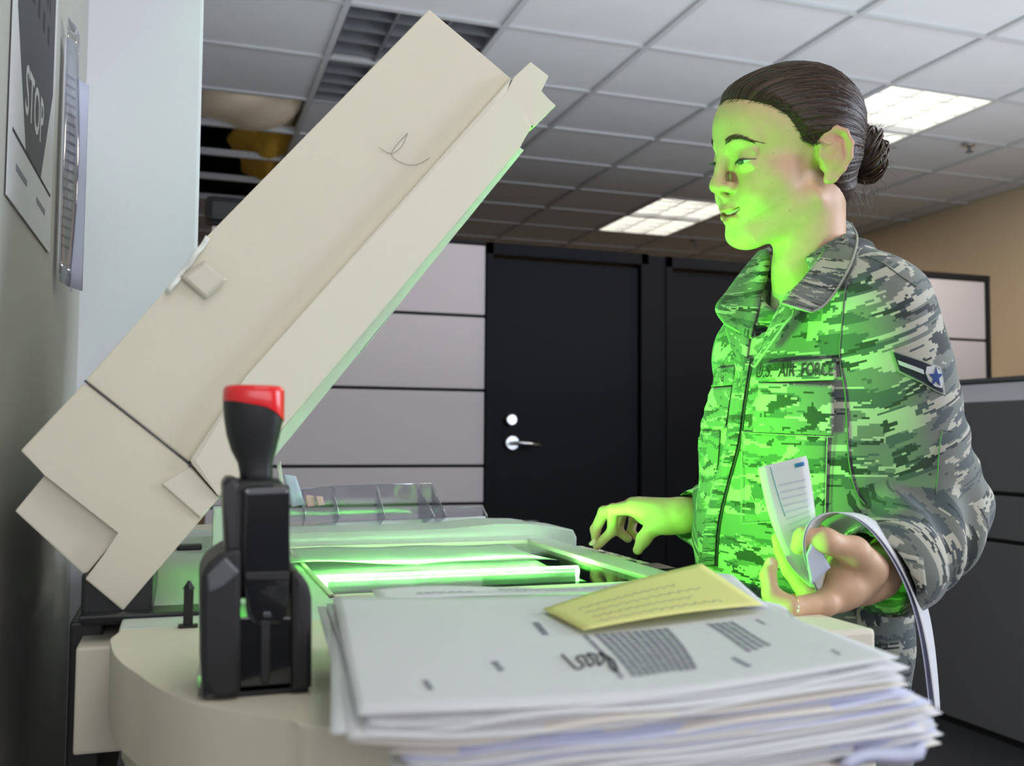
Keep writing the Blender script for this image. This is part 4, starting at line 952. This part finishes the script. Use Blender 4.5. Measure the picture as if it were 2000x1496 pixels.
# fine hairs crossing the hairline
V = []; Fc = []
def surf(ph, yy):
    d = np.array((math.sin(ph), 0, math.cos(ph))); q = skin_bvh.ray_cast(Vector(hw(np.array((0, yy, -.006))+d*.12)), Vector(-(d @ RH)), .12)
    return None if q[0] is None else (np.array(q[0]), d @ RH)
for k in range(380):
    ph = rng.uniform(-.2, 1.75) if k % 3 else rng.uniform(-1.6, 0); y0_ = None
    for t in range(60):
        yy = .090-.0015*t; q = surf(ph, yy)
        if q is None: continue
        lp = (q[0]-OH) @ RH.T/HS
        if lp[2] > np.interp(lp[1], hl_y, hl_z): y0_ = yy; break
    if y0_ is None or y0_ > .088: continue
    st0 = y0_+rng.uniform(-.001, .005); pts_ = []
    for t in range(6):
        q = surf(ph+.03*t*rng.uniform(.2, 1), st0-.0035*t)
        if q is not None: pts_.append(q[0]+q[1]*(.0002+.0010*t))
    if len(pts_) > 3: tube_mesh(pts_, [.00012]+[.00025]*(len(pts_)-1), 4, V=V, Fc=Fc)
o = build('hairline_hairs', V, Fc, M['hairs'], hair, True); tag(o, kind='stuff')
# bun of twisted strands
bc = np.array((.004, -.116, -.008)); bun = None; V = []; Fc = []
for k in range(90):
    ph0 = rng.uniform(0, 6.28); rr_ = rng.uniform(.010, .024); tw = rng.uniform(.003, .013); tp_ = rng.uniform(0, 6.28); pts_ = []; n_ = 26; span = rng.uniform(3.2, 6.2)
    for t in range(n_):
        a = ph0+span*t/n_; q = tp_+a*2.3
        c = bc+np.array((math.sin(a)*(rr_+tw*math.cos(q)*.8), -.006+tw*math.sin(q)*1.5, math.cos(a)*(rr_+tw*math.cos(q)*.8)*1.25)); pts_.append(hw(c))
    tube_mesh(pts_, [.0009+.0010*math.sin(math.pi*t/n_) for t in range(n_)], 5, V=V, Fc=Fc)
bun = build('hair_bun', V, Fc, M['hairs'], hair, True); tag(bun, kind='stuff')
FHb = Field(hw(bc)-.05, hw(bc)+.05, .002); FHb.frame(RH, OH); FHb.ell(bc*HS, np.array((.026, .022, .032))*HS)
bv_, bq_ = FHb.mesh(); npmesh('bun_core', bv_, bq_, mat('hair_core', (.02, .011, .008), .6), hair)
V = []; Fc = []
for k in range(110):     # stray wisps at the nape and bun
    if k < 60: s_ = np.array((rng.uniform(-.03, .05), rng.uniform(-.12, -.06), rng.uniform(-.06, -.035))); d = np.array((rng.uniform(-.3, .5), rng.uniform(-.5, .15), -1)); L_ = rng.uniform(.015, .045)
    else: a = rng.uniform(0, 6.28); s_ = bc+np.array((math.sin(a)*.022, -.012, math.cos(a)*.028)); d = np.array((math.sin(a)*.8, rng.uniform(-1, 0), math.cos(a)*.8-.5)); L_ = rng.uniform(.01, .032)
    d = d/np.linalg.norm(d); cv = np.array((rng.uniform(-1, 1), rng.uniform(-1, 1), rng.uniform(-.3, .3)))*.006
    tube_mesh([hw(s_+d*L_*t/6+cv*(t/6)**2) for t in range(7)], [.0002]*6+[.00006], 4, V=V, Fc=Fc)
o = build('stray_wisps', V, Fc, M['hairs'], hair, True); tag(o, kind='stuff')
# ---------------------------------------------------------------- camouflage
def camo(name, sc=1.0):
    m = bpy.data.materials.new(name); m.use_nodes = True; nt = m.node_tree; N = nt.nodes; L = nt.links; b = N['Principled BSDF']
    uvn = N.new('ShaderNodeUVMap'); sn = N.new('ShaderNodeVectorMath'); sn.operation = 'SNAP'; px_ = .0031; sn.inputs[1].default_value = (px_*1.25, px_*.8, 1); L.new(uvn.outputs[0], sn.inputs[0])
    def ns(off, sx, sy, rot, dist, det=3):
        mp = N.new('ShaderNodeMapping'); mp.vector_type = 'POINT'; mp.inputs['Location'].default_value = (off, off*.7, 0); mp.inputs['Rotation'].default_value = (0, 0, rot); mp.inputs['Scale'].default_value = (sx, sy, 1)
        L.new(sn.outputs[0], mp.inputs[0]); t = N.new('ShaderNodeTexNoise'); t.noise_dimensions = '2D'; t.inputs['Scale'].default_value = 1; t.inputs['Detail'].default_value = det; t.inputs['Distortion'].default_value = dist; t.inputs['Roughness'].default_value = .55
        L.new(mp.outputs[0], t.inputs['Vector']); return t.outputs['Fac']
    def thr(s, a):
        c = N.new('ShaderNodeMath'); c.operation = 'GREATER_THAN'; c.inputs[1].default_value = a; L.new(s, c.inputs[0]); return c.outputs[0]
    n1 = ns(3.1, 9, 38, .22, .6); n2 = ns(17.3, 11, 52, .30, .8); n3 = ns(41.7, 14, 60, .15, .5)
    base, tan, slate, dark = (.165, .18, .16), (.45, .435, .365), (.075, .095, .10), (.030, .038, .036)
    def mixc(a, c, f):
        x = N.new('ShaderNodeMix'); x.data_type = 'RGBA'; L.new(f, x.inputs[0])
        if isinstance(a, tuple): x.inputs[6].default_value = (*a, 1)
        else: L.new(a, x.inputs[6])
        x.inputs[7].default_value = (*c, 1); return x.outputs[2]
    c = mixc(base, tan, thr(n1, .545)); c = mixc(c, slate, thr(n2, .570)); c = mixc(c, dark, thr(n3, .615))
    L.new(c, b.inputs['Base Color']); b.inputs['Roughness'].default_value = .85; b.inputs['Sheen Weight'].default_value = .15
    tc = N.new('ShaderNodeTexCoord'); w_ = N.new('ShaderNodeTexNoise'); w_.inputs['Scale'].default_value = 900; L.new(tc.outputs['Object'], w_.inputs['Vector'])
    bb = N.new('ShaderNodeBump'); bb.inputs['Strength'].default_value = .25; bb.inputs['Distance'].default_value = .0006; L.new(w_.outputs['Fac'], bb.inputs['Height']); L.new(bb.outputs[0], b.inputs['Normal'])
    return m
M['camo'] = camo('camouflage_cloth')
M['seam'] = mat('seam_thread', (.13, .15, .13), .8); M['edge'] = mat('hem_edge', (.36, .38, .33), .8)
M['shirt'] = mat('undershirt', (.42, .38, .28), .9, bump=.3, bscale=700)
# ---------------------------------------------------------------- jacket
FJ = Field((.56, .78, .60), (1.16, 1.50, 1.48), .0042)
x, y, z = FJ.pts((slice(None),)*3)
lev = np.array([[.60, .812, 1.165, .110, .182], [.80, .812, 1.165, .110, .182], [.93, .810, 1.160, .110, .180], [1.03, .800, 1.140, .116, .178], [1.14, .792, 1.11, .118, .176], [1.22, .793, 1.09, .110, .168], [1.30, .788, 1.080, .086, .150], [1.345, .790, 1.075, .070, .125], [1.385, .795, 1.082, .064, .080], [1.42, .793, 1.080, .055, .062], [1.46, .79, 1.08, .04, .05]])
zz = z.ravel(); I_ = lambda c: np.interp(zz, lev[:, 0], lev[:, c]).astype(f32)[None, None, :]
dx, dy = (x-I_(1)), (y-I_(2)); rx_, ry_ = I_(3), I_(4)
q = (np.abs(dx/rx_)**2.3+np.abs(dy/ry_)**2.3)**(1/2.3); d = (q-1)*np.minimum(rx_, ry_)
d = np.maximum(d, z-1.405); d = np.maximum(d, .64-z)
# cloth folds on the torso
fold = .0022*np.sin(24*y+9*z+2.2*np.sin(11*z))*np.clip((1.25-z)*4, 0, 1)+.0016*np.sin(52*z+14*y+3*np.sin(9*y))
FJ.d = (d+fold).astype(f32)
FJ.cap((.795, 1.00, 1.325), (.795, 1.14, 1.325), .050, .048, .04)
# bust
FJ.sph((.742, 1.020, 1.185), .060, .05); FJ.sph((.752, 1.160, 1.170), .050, .05)
def armfold(a, e, wv, f0, ph):
    def fn(X, Y, Z, t): return (e*(np.sin(f0*t+ph+2.2*np.sin(26*Z+18*Y))*np.clip(wv(t), 0, 1))).astype(f32)
    return fn
cuffL = P(1712, 1108, Y=.93)+(LEL-LWR)*.02
FJ.cap(LSH, LEL+(0, 0, .012), .068, .066, .045, fn=armfold(0, .0042, lambda t: .25+1.2*np.clip(t-.45, 0, 1), 26, .5))
FJ.cap(LEL+(0, 0, .0), LWR+(LEL-LWR)*.10+(.012, 0, .006), .070, .060, .020, fn=armfold(0, .0065, lambda t: .9, 17, 1.9))
FJ.cap(RSH, REL, .070, .062, .04, fn=armfold(0, .004, lambda t: .5, 24, 1)); FJ.cap(REL, RWR+(REL-RWR)*.12, .058, .042, .02, fn=armfold(0, .004, lambda t: .8, 18, 0))
# cuff openings
FJ.cap(LWR+(LEL-LWR)*.30, LWR-(LEL-LWR)*.25, .044, .052, .004, 'sub'); FJ.cap(RWR+(REL-RWR)*.26, RWR-(REL-RWR)*.25, .031, .038, .003, 'sub')
# neck opening and front V
FJ.cap(NB+(0, 0, -.02), hw((0, -.03, -.05)), .052, .060, .010, 'sub')
vl = [P(1532, 560, Y=1.02), P(1500, 640, Y=1.075), P(1474, 700, Y=1.10), P(1458, 760, Y=1.105)]
FJ.cap(NB+(-.02, 0, -.02), vl[0]+(0, .0, 0), .045, .024, .010, 'sub')
FJ.chain([vl[0], vl[1], vl[2], vl[3]], [.024, .013, .007, .003], .004, 'sub')
gp_ = [P(1458, 760, Y=1.105), P(1447, 850, Y=1.10), P(1420, 960, Y=1.10), P(1402, 1050, Y=1.10), P(1398, 1110, Y=1.10)]
jV, jQ = FJ.mesh(); jV = smooth_mesh(jV, jQ, 1, .4)
# which garment panel a vertex belongs to: body, left sleeve, right sleeve
def segd(V, a, b):
    ab = b-a; t = np.clip(((V-a) @ ab)/(ab @ ab), 0, 1); return np.linalg.norm(V-(a+t[:, None]*ab), axis=1), t
def camo_uv(V, Q_):
    C_ = V[Q_].mean(1); dl1, _ = segd(C_, LSH, LEL); dl2, _ = segd(C_, LEL, LWR-(LEL-LWR)*.3); dr1, _ = segd(C_, RSH, REL); dr2, _ = segd(C_, REL, RWR)
    lab = np.zeros(len(C_), int); lab[(np.minimum(dl1, dl2) < .090) & (C_[:, 1] < .985+.25*np.clip(C_[:, 0]-.88, 0, 1)+np.clip(C_[:, 0]-.95, 0, 1))] = 1
    m = (lab == 1) & (dl2 < dl1); lab[m] = 2; m = (np.minimum(dr1, dr2) < .085) & (C_[:, 1] > 1.225); lab[m] = 3
    L_ = V[Q_]; uv = np.zeros((len(Q_), 4, 2))
    ang = np.arctan2(L_[:, :, 1]-1.09, -(L_[:, :, 0]-.83)); uv[:, :, 0] = ang*.15; uv[:, :, 1] = L_[:, :, 2]
    for k, (a, b_) in ((1, (LSH, LEL)), (2, (LEL, LWR)), (3, (RSH, REL))):
        m = lab == k
        if not m.any(): continue
        ax = (b_-a)/np.linalg.norm(b_-a); e1 = np.cross(ax, (0, 1, 0.0)); e1 /= np.linalg.norm(e1); e2 = np.cross(ax, e1); R_ = L_[m]-a
        g = np.arctan2(R_ @ e2, R_ @ e1); g0 = g[:, :1]; g = g0+((g-g0+math.pi) % (2*math.pi)-math.pi)
        uv[m, :, 0] = g*.07+k*1.37; uv[m, :, 1] = (R_ @ ax)+k*.77
    g = uv[lab == 0, :, 0]; g0 = g[:, :1]; P_ = 2*math.pi*.15; uv[lab == 0, :, 0] = g0+((g-g0+P_/2) % P_-P_/2)
    return uv.reshape(-1, 2)
jacket = npmesh('jacket', jV, jQ, M['camo'], person, uv=camo_uv(jV, jQ))
jb = BVHTree.FromPolygons([tuple(v) for v in jV], [tuple(q) for q in jQ])
def onj(u, v, out=.0015, Yd=1.0):
    d = Vector(ray(u, v)).normalized(); r = jb.ray_cast(Vector(CAM), d, 4)
    if r[0] is None: return P(u, v, Y=Yd)
    n_ = r[1]; n_ = n_ if n_.dot(d) < 0 else -n_
    return np.array(r[0]+(n_*.35-d*.75)*out)
def patch(name, quad, m, out=.002, nu=18, nv=18, th=.0016, uvs=.001, off=(0, 0), parent=None, Yd=1.0):
    a, b_, c_, d_ = [np.array(q, float) for q in quad]
    pf = lambda u, v: (a*(1-u)+b_*u)*(1-v)+(d_*(1-u)+c_*u)*v
    cache = {}
    ptsg = np.array([[onj(*pf(i/nu, j/nv), out, Yd) for j in range(nv+1)] for i in range(nu+1)])
    hit = np.array([[jb.ray_cast(Vector(CAM), Vector(ray(*pf(i/nu, j/nv))).normalized(), 4)[3] or 9. for j in range(nv+1)] for i in range(nu+1)])
    ok = np.abs(hit-np.percentile(hit, 40)) < .05; gi = np.argwhere(ok)
    for i, j in np.argwhere(~ok):                       # samples past the cloth's edge stay on the edge
        q = gi[np.argmin(((gi-(i, j))**2).sum(1))]; ptsg[i, j] = ptsg[q[0], q[1]]
    W_ = np.linalg.norm(ptsg[-1, nv//2]-ptsg[0, nv//2]); H_ = np.linalg.norm(ptsg[nu//2, -1]-ptsg[nu//2, 0])
    return sheet(name, lambda u, v: ptsg[int(round(u*nu)), int(round(v*nv))], nu, nv, m, parent or jacket, th, uv=lambda u, v: (off[0]+u*W_*1.6, off[1]+v*H_))
def seamline(pts, r=.0009, name='seam', m='seam', out=.0008, n=36, parent=None):
    P_ = [onj(*pl(t/n, pts)[:2], out) for t in range(n+1)]
    P2 = [P_[0]]
    for p in P_[1:]:
        if np.linalg.norm(p-P2[-1]) < .03: P2.append(p)
    return tube(name, P2, r, M[m], parent or jacket, 6)
# pocket, flap and name tapes (near chest)
patch('chest_pocket', [(1452, 842), (1616, 850), (1612, 1012), (1450, 1022)], M['camo'], .0022, 18, 18, off=(3, 1))
patch('pocket_flap', [(1456, 748), (1630, 752), (1628, 850), (1454, 842)], M['camo'], .0045, 18, 14, off=(5, 2))
tape = patch('name_tape', [(1478, 710), (1634, 700), (1634, 742), (1468, 748)], M['camo'], .0035, 20, 6, off=(7, 1.2))
def jtext(s, quad, parent, m='ink', out=.0062):
    a, b_, c_, d_ = [np.array(q, float) for q in quad]      # bottom-left, bottom-right, top-right, top-left
    return text_on('tape_lettering', s, lambda u, v: onj(*((a*(1-u)+b_*u)*(1-v)+(d_*(1-u)+c_*u)*v), out), M[m], parent, True)
jtext('U.S.  AIR  FORCE', [(1478, 739), (1628, 735), (1628, 707), (1482, 715)], tape)
tape2 = patch('name_tape', [(1394, 722), (1438, 716), (1434, 752), (1388, 757)], M['camo'], .0035, 12, 6, off=(8, 2.2))
jtext('LING', [(1394, 750), (1416, 746), (1417, 722), (1398, 726)], tape2)
patch('pocket_flap', [(1374, 760), (1432, 756), (1418, 838), (1368, 836)], M['camo'], .004, 12, 12, off=(2, 4))
patch('chest_pocket', [(1368, 842), (1408, 842), (1398, 985), (1360, 985)], M['camo'], .002, 10, 12, off=(1, 4))
# placket strip
pk = [(1470, 700), (1457, 780), (1446, 860), (1425, 940), (1408, 1010), (1402, 1060), (1400, 1105)]
def strip(name, pts, w0, w1, out, m, n=30, th=.0015, off=(0, 0)):
    return sheet(name, lambda u, v: onj(pl(u, pts)[0]+w0+(w1-w0)*v, pl(u, pts)[1], out), n, 3, m, jacket, th, uv=lambda u, v: (off[0]+v*.02, off[1]+u*.4))
strip('placket', pk, -2, -26, .0045, M['camo'], off=(6, 3))
seamline([(p[0]+1, p[1]) for p in pk], .0016, 'placket_gap', 'ink', .0012)
seamline([(p[0]-24, p[1]) for p in pk], .0008, 'seam', 'edge', .004)
seamline([(1668, 520), (1652, 560), (1644, 640), (1640, 700), (1650, 760), (1654, 820), (1658, 900), (1672, 960), (1690, 985)])
seamline([(1690, 500), (1725, 515), (1760, 540), (1790, 560)], .0007)
seamline([(1840, 840), (1834, 880), (1832, 920), (1828, 965)]); seamline([(1840, 840), (1862, 842)], .0007)
for a in (((1454, 845), (1630, 853)), ((1452, 1022), (1612, 1012)), ((1616, 852), (1612, 1012)), ((1452, 850), (1450, 1020))): seamline([a[0], tuple((np.array(a[0])+a[1])/2), a[1]], .0006, 'seam', 'edge', .0055, 14)
# rank chevron on the sleeve
M['patchb'] = mat('patch_navy', (.012, .016, .03), .8); M['patchw'] = mat('patch_silver', (.55, .57, .58), .7)
def jpoly(name, pts, m, out, parent, sub=8):
    # polygon filled by a fan of thin strips projected on the sleeve
    bm = bmesh.new(); vs = [bm.verts.new((p[0], p[1], 0)) for p in pts]; bm.faces.new(vs)
    bmesh.ops.triangulate(bm, faces=bm.faces[:])
    for _ in range(3): bmesh.ops.subdivide_edges(bm, edges=bm.edges[:], cuts=1, use_grid_fill=True)
    for v in bm.verts: v.co = Vector(onj(v.co.x, v.co.y, out))
    r = bmesh.ops.extrude_face_region(bm, geom=bm.faces[:]); dv = Vector(ray(1790, 740)).normalized()*.0012
    for v in r['geom']:
        if isinstance(v, bmesh.types.BMVert): v.co += dv
    return bmobj(name, bm, m, parent)
rk = jpoly('rank_patch', [(1740, 683), (1800, 703), (1836, 716), (1840, 728), (1846, 772), (1826, 764), (1800, 748), (1754, 727)], M['edge'], .002, jacket)
jpoly('patch_field', [(1744, 687), (1800, 706), (1833, 720), (1841, 767), (1826, 760), (1800, 744), (1757, 724)], M['patchb'], .0034, rk)
jpoly('patch_stripe', [(1752, 703), (1802, 722), (1804, 731), (1755, 712)], M['patchw'], .0046, rk)
jpoly('patch_disc', [(1808, 716), (1824, 714), (1834, 724), (1840, 742), (1838, 758), (1824, 754), (1812, 742), (1806, 728)], M['patchw'], .0044, rk)
star = []
for k in range(10):
    a = -math.pi/2+math.pi*k/5; r_ = 15 if k % 2 == 0 else 6; star.append((1826+r_*math.cos(a)*.95, 736+r_*1.35*math.sin(a)))
jpoly('patch_star', star, mat('patch_blue', (.015, .05, .22), .8), .0056, rk)
# left cuff strap and button
ct = patch('cuff_tab', [(1752, 1075), (1800, 1090), (1808, 1158), (1766, 1140)], M['camo'], .006, 8, 8, off=(2, 7), Yd=.93)
bt = onj(1773, 1112, .010)
ringV = [bt+np.array(_X @ np.eye(3))*0 for _ in range(1)]
dcam = np.array(ray(1773, 1112)); dcam /= np.linalg.norm(dcam); e1 = np.cross(dcam, (0, 0, 1)); e1 /= np.linalg.norm(e1); e2 = np.cross(e1, dcam)
tube('snap_button', [bt+(e1*math.cos(a)*.0062*.8+e2*math.sin(a)*.0085) for a in np.linspace(0, 2*math.pi, 20, endpoint=False)], .0019, M['chrome'], jacket, 8, True)
# collar leaves
def leaf(name, inner, outer, bulge, off, th=.003, nu=22, nv=8):
    pi_ = [P(u, v, Y=y) for u, v, y in inner]; po_ = [P(u, v, Y=y) for u, v, y in outer]
    def fn(u, v):
        a = pl(u, pi_); b_ = pl(u, po_); p = a*(1-v)+b_*v; n_ = -np.array(ray(1600, 520)); n_ /= np.linalg.norm(n_); p = p+n_*bulge*math.sin(math.pi*v)**.8
        dd = Vector(p-CAM); Ld = dd.length; h_ = jb.ray_cast(Vector(CAM), dd.normalized(), Ld+.02)
        if h_[0] is not None and h_[3] < Ld+.004: p = CAM+np.array(dd.normalized())*(h_[3]-.005)
        return p
    L1 = sum(np.linalg.norm(pi_[i+1]-pi_[i]) for i in range(len(pi_)-1)); 
    o = sheet(name, fn, nu, nv, M['camo'], jacket, th, uv=lambda u, v: (off[0]+v*.07, off[1]+u*L1))
    tube('collar_edge', [fn(t/30, 1) for t in range(31)]+[fn(1, 1-t/8) for t in range(9)], .0016, M['edge'], o, 6); return o
leaf('collar', [(1640, 424, 1.12), (1628, 452, 1.06), (1600, 500, 1.005), (1566, 545, .975), (1540, 572, .965), (1528, 592, .965)],
     [(1662, 436, 1.11), (1674, 464, 1.05), (1664, 510, .985), (1638, 560, .95), (1610, 596, .94), (1586, 609, .94)], .012, (1, 3))
leaf('collar', [(1504, 486, 1.17), (1500, 520, 1.15), (1492, 560, 1.13), (1480, 610, 1.11), (1468, 660, 1.10)],
     [(1484, 492, 1.20), (1452, 530, 1.20), (1422, 570, 1.19), (1399, 603, 1.18), (1416, 632, 1.15)], .006, (4, 5))
leaf('lapel', [(1540, 568, .985), (1520, 600, .99), (1500, 640, 1.0), (1482, 680, 1.02), (1468, 712, 1.03)],
     [(1545, 570, .975), (1550, 610, .965), (1535, 630, .97), (1510, 665, .985), (1474, 716, 1.02)], .004, (2, 8))
leaf('lapel', [(1468, 640, 1.11), (1462, 680, 1.105), (1456, 730, 1.10), (1448, 770, 1.095)],
     [(1410, 612, 1.165), (1424, 660, 1.14), (1438, 705, 1.115), (1444, 770, 1.10)], .003, (3, 9))
# back collar stand wrapping the neck
# undershirt
FU = Field((.62, .95, 1.10), (.98, 1.22, 1.45), .004)
FU.cap((.785, 1.085, 1.18), (.788, 1.085, 1.27), .066, .052, .03); FU.cap(NB+(0, 0, -.07), NB+(.006, 0, -.022), .052, .053, .02); FU.cap(NB, NB+(0, 0, .15), .046, .046, .002, 'sub')
uV, uQ = FU.mesh(); npmesh('undershirt', uV, uQ, M['shirt'], person)
# trousers and boots
FT = Field((.60, .85, .03), (1.05, 1.38, .92), .010)
for yy in (-1, 1):
    FT.cap((.812, 1.165+yy*.075, .88), (.79, 1.12+yy*.088, .50), .098, .075, .03); FT.cap((.79, 1.12+yy*.088, .50), (.80, 1.12+yy*.09, .12), .073, .062, .02)
tV, tQ = FT.mesh(); tV = smooth_mesh(tV, tQ, 1); npmesh('trousers', tV, tQ, M['camo'], person, uv=(np.stack([np.arctan2(tV[:, 1]-1.09, .84-tV[:, 0])*.15, tV[:, 2]], 1)[tQ].reshape(-1, 2)))
FBo = Field((.58, .94, 0), (1.0, 1.32, .20), .006)
for yy in (-1, 1): FBo.cap((.80, 1.12+yy*.09, .14), (.80, 1.12+yy*.09, .05), .050, .046, .02); FBo.cap((.81, 1.12+yy*.09, .040), (.67, 1.12+yy*.095, .036), .040, .036, .02)
oV, oQ = FBo.mesh(); oV[:, 2] = np.maximum(oV[:, 2], .001); npmesh('boots', oV, oQ, mat('sage_boot', (.20, .21, .17), .8), person)
# fingernails and rings
def nail(c, n_, up_, w, l, name='fingernail'):
    n_ = np.array(n_, float); n_ /= np.linalg.norm(n_); up_ = np.array(up_, float); up_ = up_-n_*(up_ @ n_); up_ /= np.linalg.norm(up_); s_ = np.cross(up_, n_); c = np.array(c)
    V = []; Fc = []
    for i in range(9):
        for j in range(7):
            a = (i/8-.5)*2; t = (j/6-.5)*2; k = math.sqrt(max(0, 1-abs(t)**3*.8)); V.append(c+s_*a*w*k+up_*t*l-n_*(a*a)*w*.55*k+n_*.0006)
    for i in range(8):
        for j in range(6): q = i*7+j; Fc.append((q, q+1, q+8, q+7))
    return build(name, V, Fc, M['nail'], person, True)
M['nail'] = mat('fingernail', (.68, .47, .38), .25)
cv = -np.array(ray(1505, 1095)); cv /= np.linalg.norm(cv)
nail(P(1504, 1103, Y=.912)+cv*.0078+np.array([-.002, 0, 0]), cv+np.array([-.55, 0, .1]), (0, 0, 1), .0050, .0068)
nail(P(1158, 1064, Y=iT[1]-.02)+np.array([-.004, -.005, .005]), (-.7, -.5, .6), (-.6, .1, -.6), .005, .006)
def ring(c, axis, r, t, gems, name='ring', m='chrome'):
    axis = np.array(axis, float); axis /= np.linalg.norm(axis); a1 = np.cross(axis, (0, 0, 1)); a1 /= np.linalg.norm(a1); a2 = np.cross(axis, a1)
    o = tube(name, [c+(a1*math.cos(a)+a2*math.sin(a))*r for a in np.linspace(0, 2*math.pi, 28, endpoint=False)], t, M[m], person, 8, True)
    V = []; Fc = []
    for (da, ds, s_) in gems:
        cc = c+(a1*math.cos(da)+a2*math.sin(da))*(r+t)+axis*ds; b0 = len(V)
        for d in ((1, 0, 0), (-1, 0, 0), (0, 1, 0), (0, -1, 0), (0, 0, 1), (0, 0, -1)): V.append(cc+np.array(d)*s_)
        for f_ in ((0, 2, 4), (2, 1, 4), (1, 3, 4), (3, 0, 4), (2, 0, 5), (1, 2, 5), (3, 1, 5), (0, 3, 5)): Fc.append(tuple(b0+i for i in f_))
    build('stone', V, Fc, M['stone'], o)
M['stone'] = mat('ring_stone', (.9, .9, .92), .05, coat=1)
def best_angle(c, axis):   # gem angle facing the camera and down
    axis = np.array(axis, float); axis /= np.linalg.norm(axis); a1 = np.cross(axis, (0, 0, 1)); a1 /= np.linalg.norm(a1); a2 = np.cross(axis, a1)
    t = CAM-c; t /= np.linalg.norm(t); t = t+np.array([0, 0, -.3]); return math.atan2(t @ a2, t @ a1)
ca_ = P(1590, 1168, Y=.9035); ax_ = P(1545, 1112, Y=.925)-P(1630, 1162, Y=.903); an = best_angle(ca_, ax_)
ring(ca_, ax_, .0138, .0013, [(an, 0, .0032), (an+.35, .001, .0022), (an-.35, -.001, .0022), (an+.1, .003, .0020), (an-.1, -.003, .0020)])
cb_ = P(1548, 1183, Y=.883); bx_ = P(1510, 1165, Y=.893)-lm['p']; an = best_angle(cb_, bx_)
ring(cb_, bx_, .0117, .0009, [(an, 0, .0024), (an+.3, 0, .0018)], m='gold')
# ---------------------------------------------------------------- papers in the left hand
Yp = .905
def fold_sheet(name, top_l, top_r, prof, dy, m, lab, parent=None, n=26, th=.0005):
    # left edge follows prof (pixel polyline), right edge is shifted by the top width shrinking downwards
    pL = [P(u, v, Y=y) for u, v, y in prof[0]]; pR = [P(u, v, Y=y) for u, v, y in prof[1]]
    o = sheet(name, lambda u, v: pl(v, pL)*(1-u)+pl(v, pR)*u, 6, n, m, parent, th)
    if parent is None: tag(o, lab, 'paper', None)
    return o
lp = [(1481, 913, .925), (1490, 960, .922), (1503, 1010, .918), (1522, 1060, .912), (1548, 1110, .905), (1602, 1166, .893)]
rp = [(1574, 890, .915), (1582, 940, .912), (1588, 985, .908), (1592, 1020, .905), (1602, 1060, .897), (1612, 1100, .890)]
held = empty('folded_papers', P(1550, 1100, Y=.9), 'bundle of folded white papers upright between her thumb and fingers', 'paper')
for k in range(5):
    d = np.array([k*.8, k*.5])
    fold_sheet('sheet', None, None, ([(u+k*1.6*(.3+.7*(i < 3)), v+k*1.2, y+.0016*k) for i, (u, v, y) in enumerate(lp)], [(u+k*.8, v+k*2.0, y+.0016*k) for u, v, y in rp]), 0, [M['paper'], M['paperc'], M['yellow'], M['paper'], M['paperb']][k], '', held)
fr_ = lambda u, v: (pl(v, [P(a, b_, Y=y) for a, b_, y in lp])*(1-u)+pl(v, [P(a, b_, Y=y) for a, b_, y in rp])*u)+cvv*.0011
cvv = -np.array(ray(1550, 980)); cvv /= np.linalg.norm(cvv)
sheet('blue_mark', lambda u, v: fr_(.74+.2*u, .055+.03*v), 3, 2, M['inkblue'], held, .0001)
tube('pen_line', [fr_(.24+.10*t/8, .03+.5*t/10) for t in range(9)], .0004, M['inkblue'], held, 5)
marks(held, fr_, [(.35, .18+.055*k, .9, .18+.055*k, .006) for k in range(9)], mat('faint_print', (.55, .55, .66), .8), 'faint_print')
fl = sheet('folded_corner', bil(P(1588, 1048, Y=.872), P(1622, 1108, Y=.868), P(1583, 1142, Y=.874), P(1574, 1085, Y=.874)), 6, 6, M['paperb'], held, .0005)
# long looping sheet
lpts = [(1603, 1166, .893), (1580, 1110, .880), (1571, 1062, .875), (1584, 1020, .872), (1622, 1001, .872), (1668, 1008, .872), (1712, 1042, .873), (1756, 1104, .874), (1790, 1180, .876), (1812, 1270, .880), (1828, 1388, .885)]
PL_ = [P(*q[:2], Y=q[2]) for q in lpts]
def loopf(u, v, dd=0):
    p = pl(u, PL_); r_ = p-CAM; r_ = r_/np.linalg.norm(r_); wd = (.018+.10*min(1, u*1.0))
    side = np.array([1, -.25, 0]); side /= np.linalg.norm(side)
    return p+r_*v*wd*1.0+side*v*(.010*math.sin(math.pi*u)+.012*u*(1-.55*max(0, u-.6)/.4))+np.array([0, 0, -.0])+dd*np.array([-1, 0, 0])
lo_ = empty('looped_paper', PL_[0], 'long white sheet looping from the held bundle over the cuff and hanging down', 'paper')
sheet('sheet', lambda u, v: loopf(u, v), 60, 5, M['paper'], lo_, .0008)
sheet('sheet', lambda u, v: loopf(u, v, .0022+.006*u*u), 60, 5, M['paperb'], lo_, .0006)
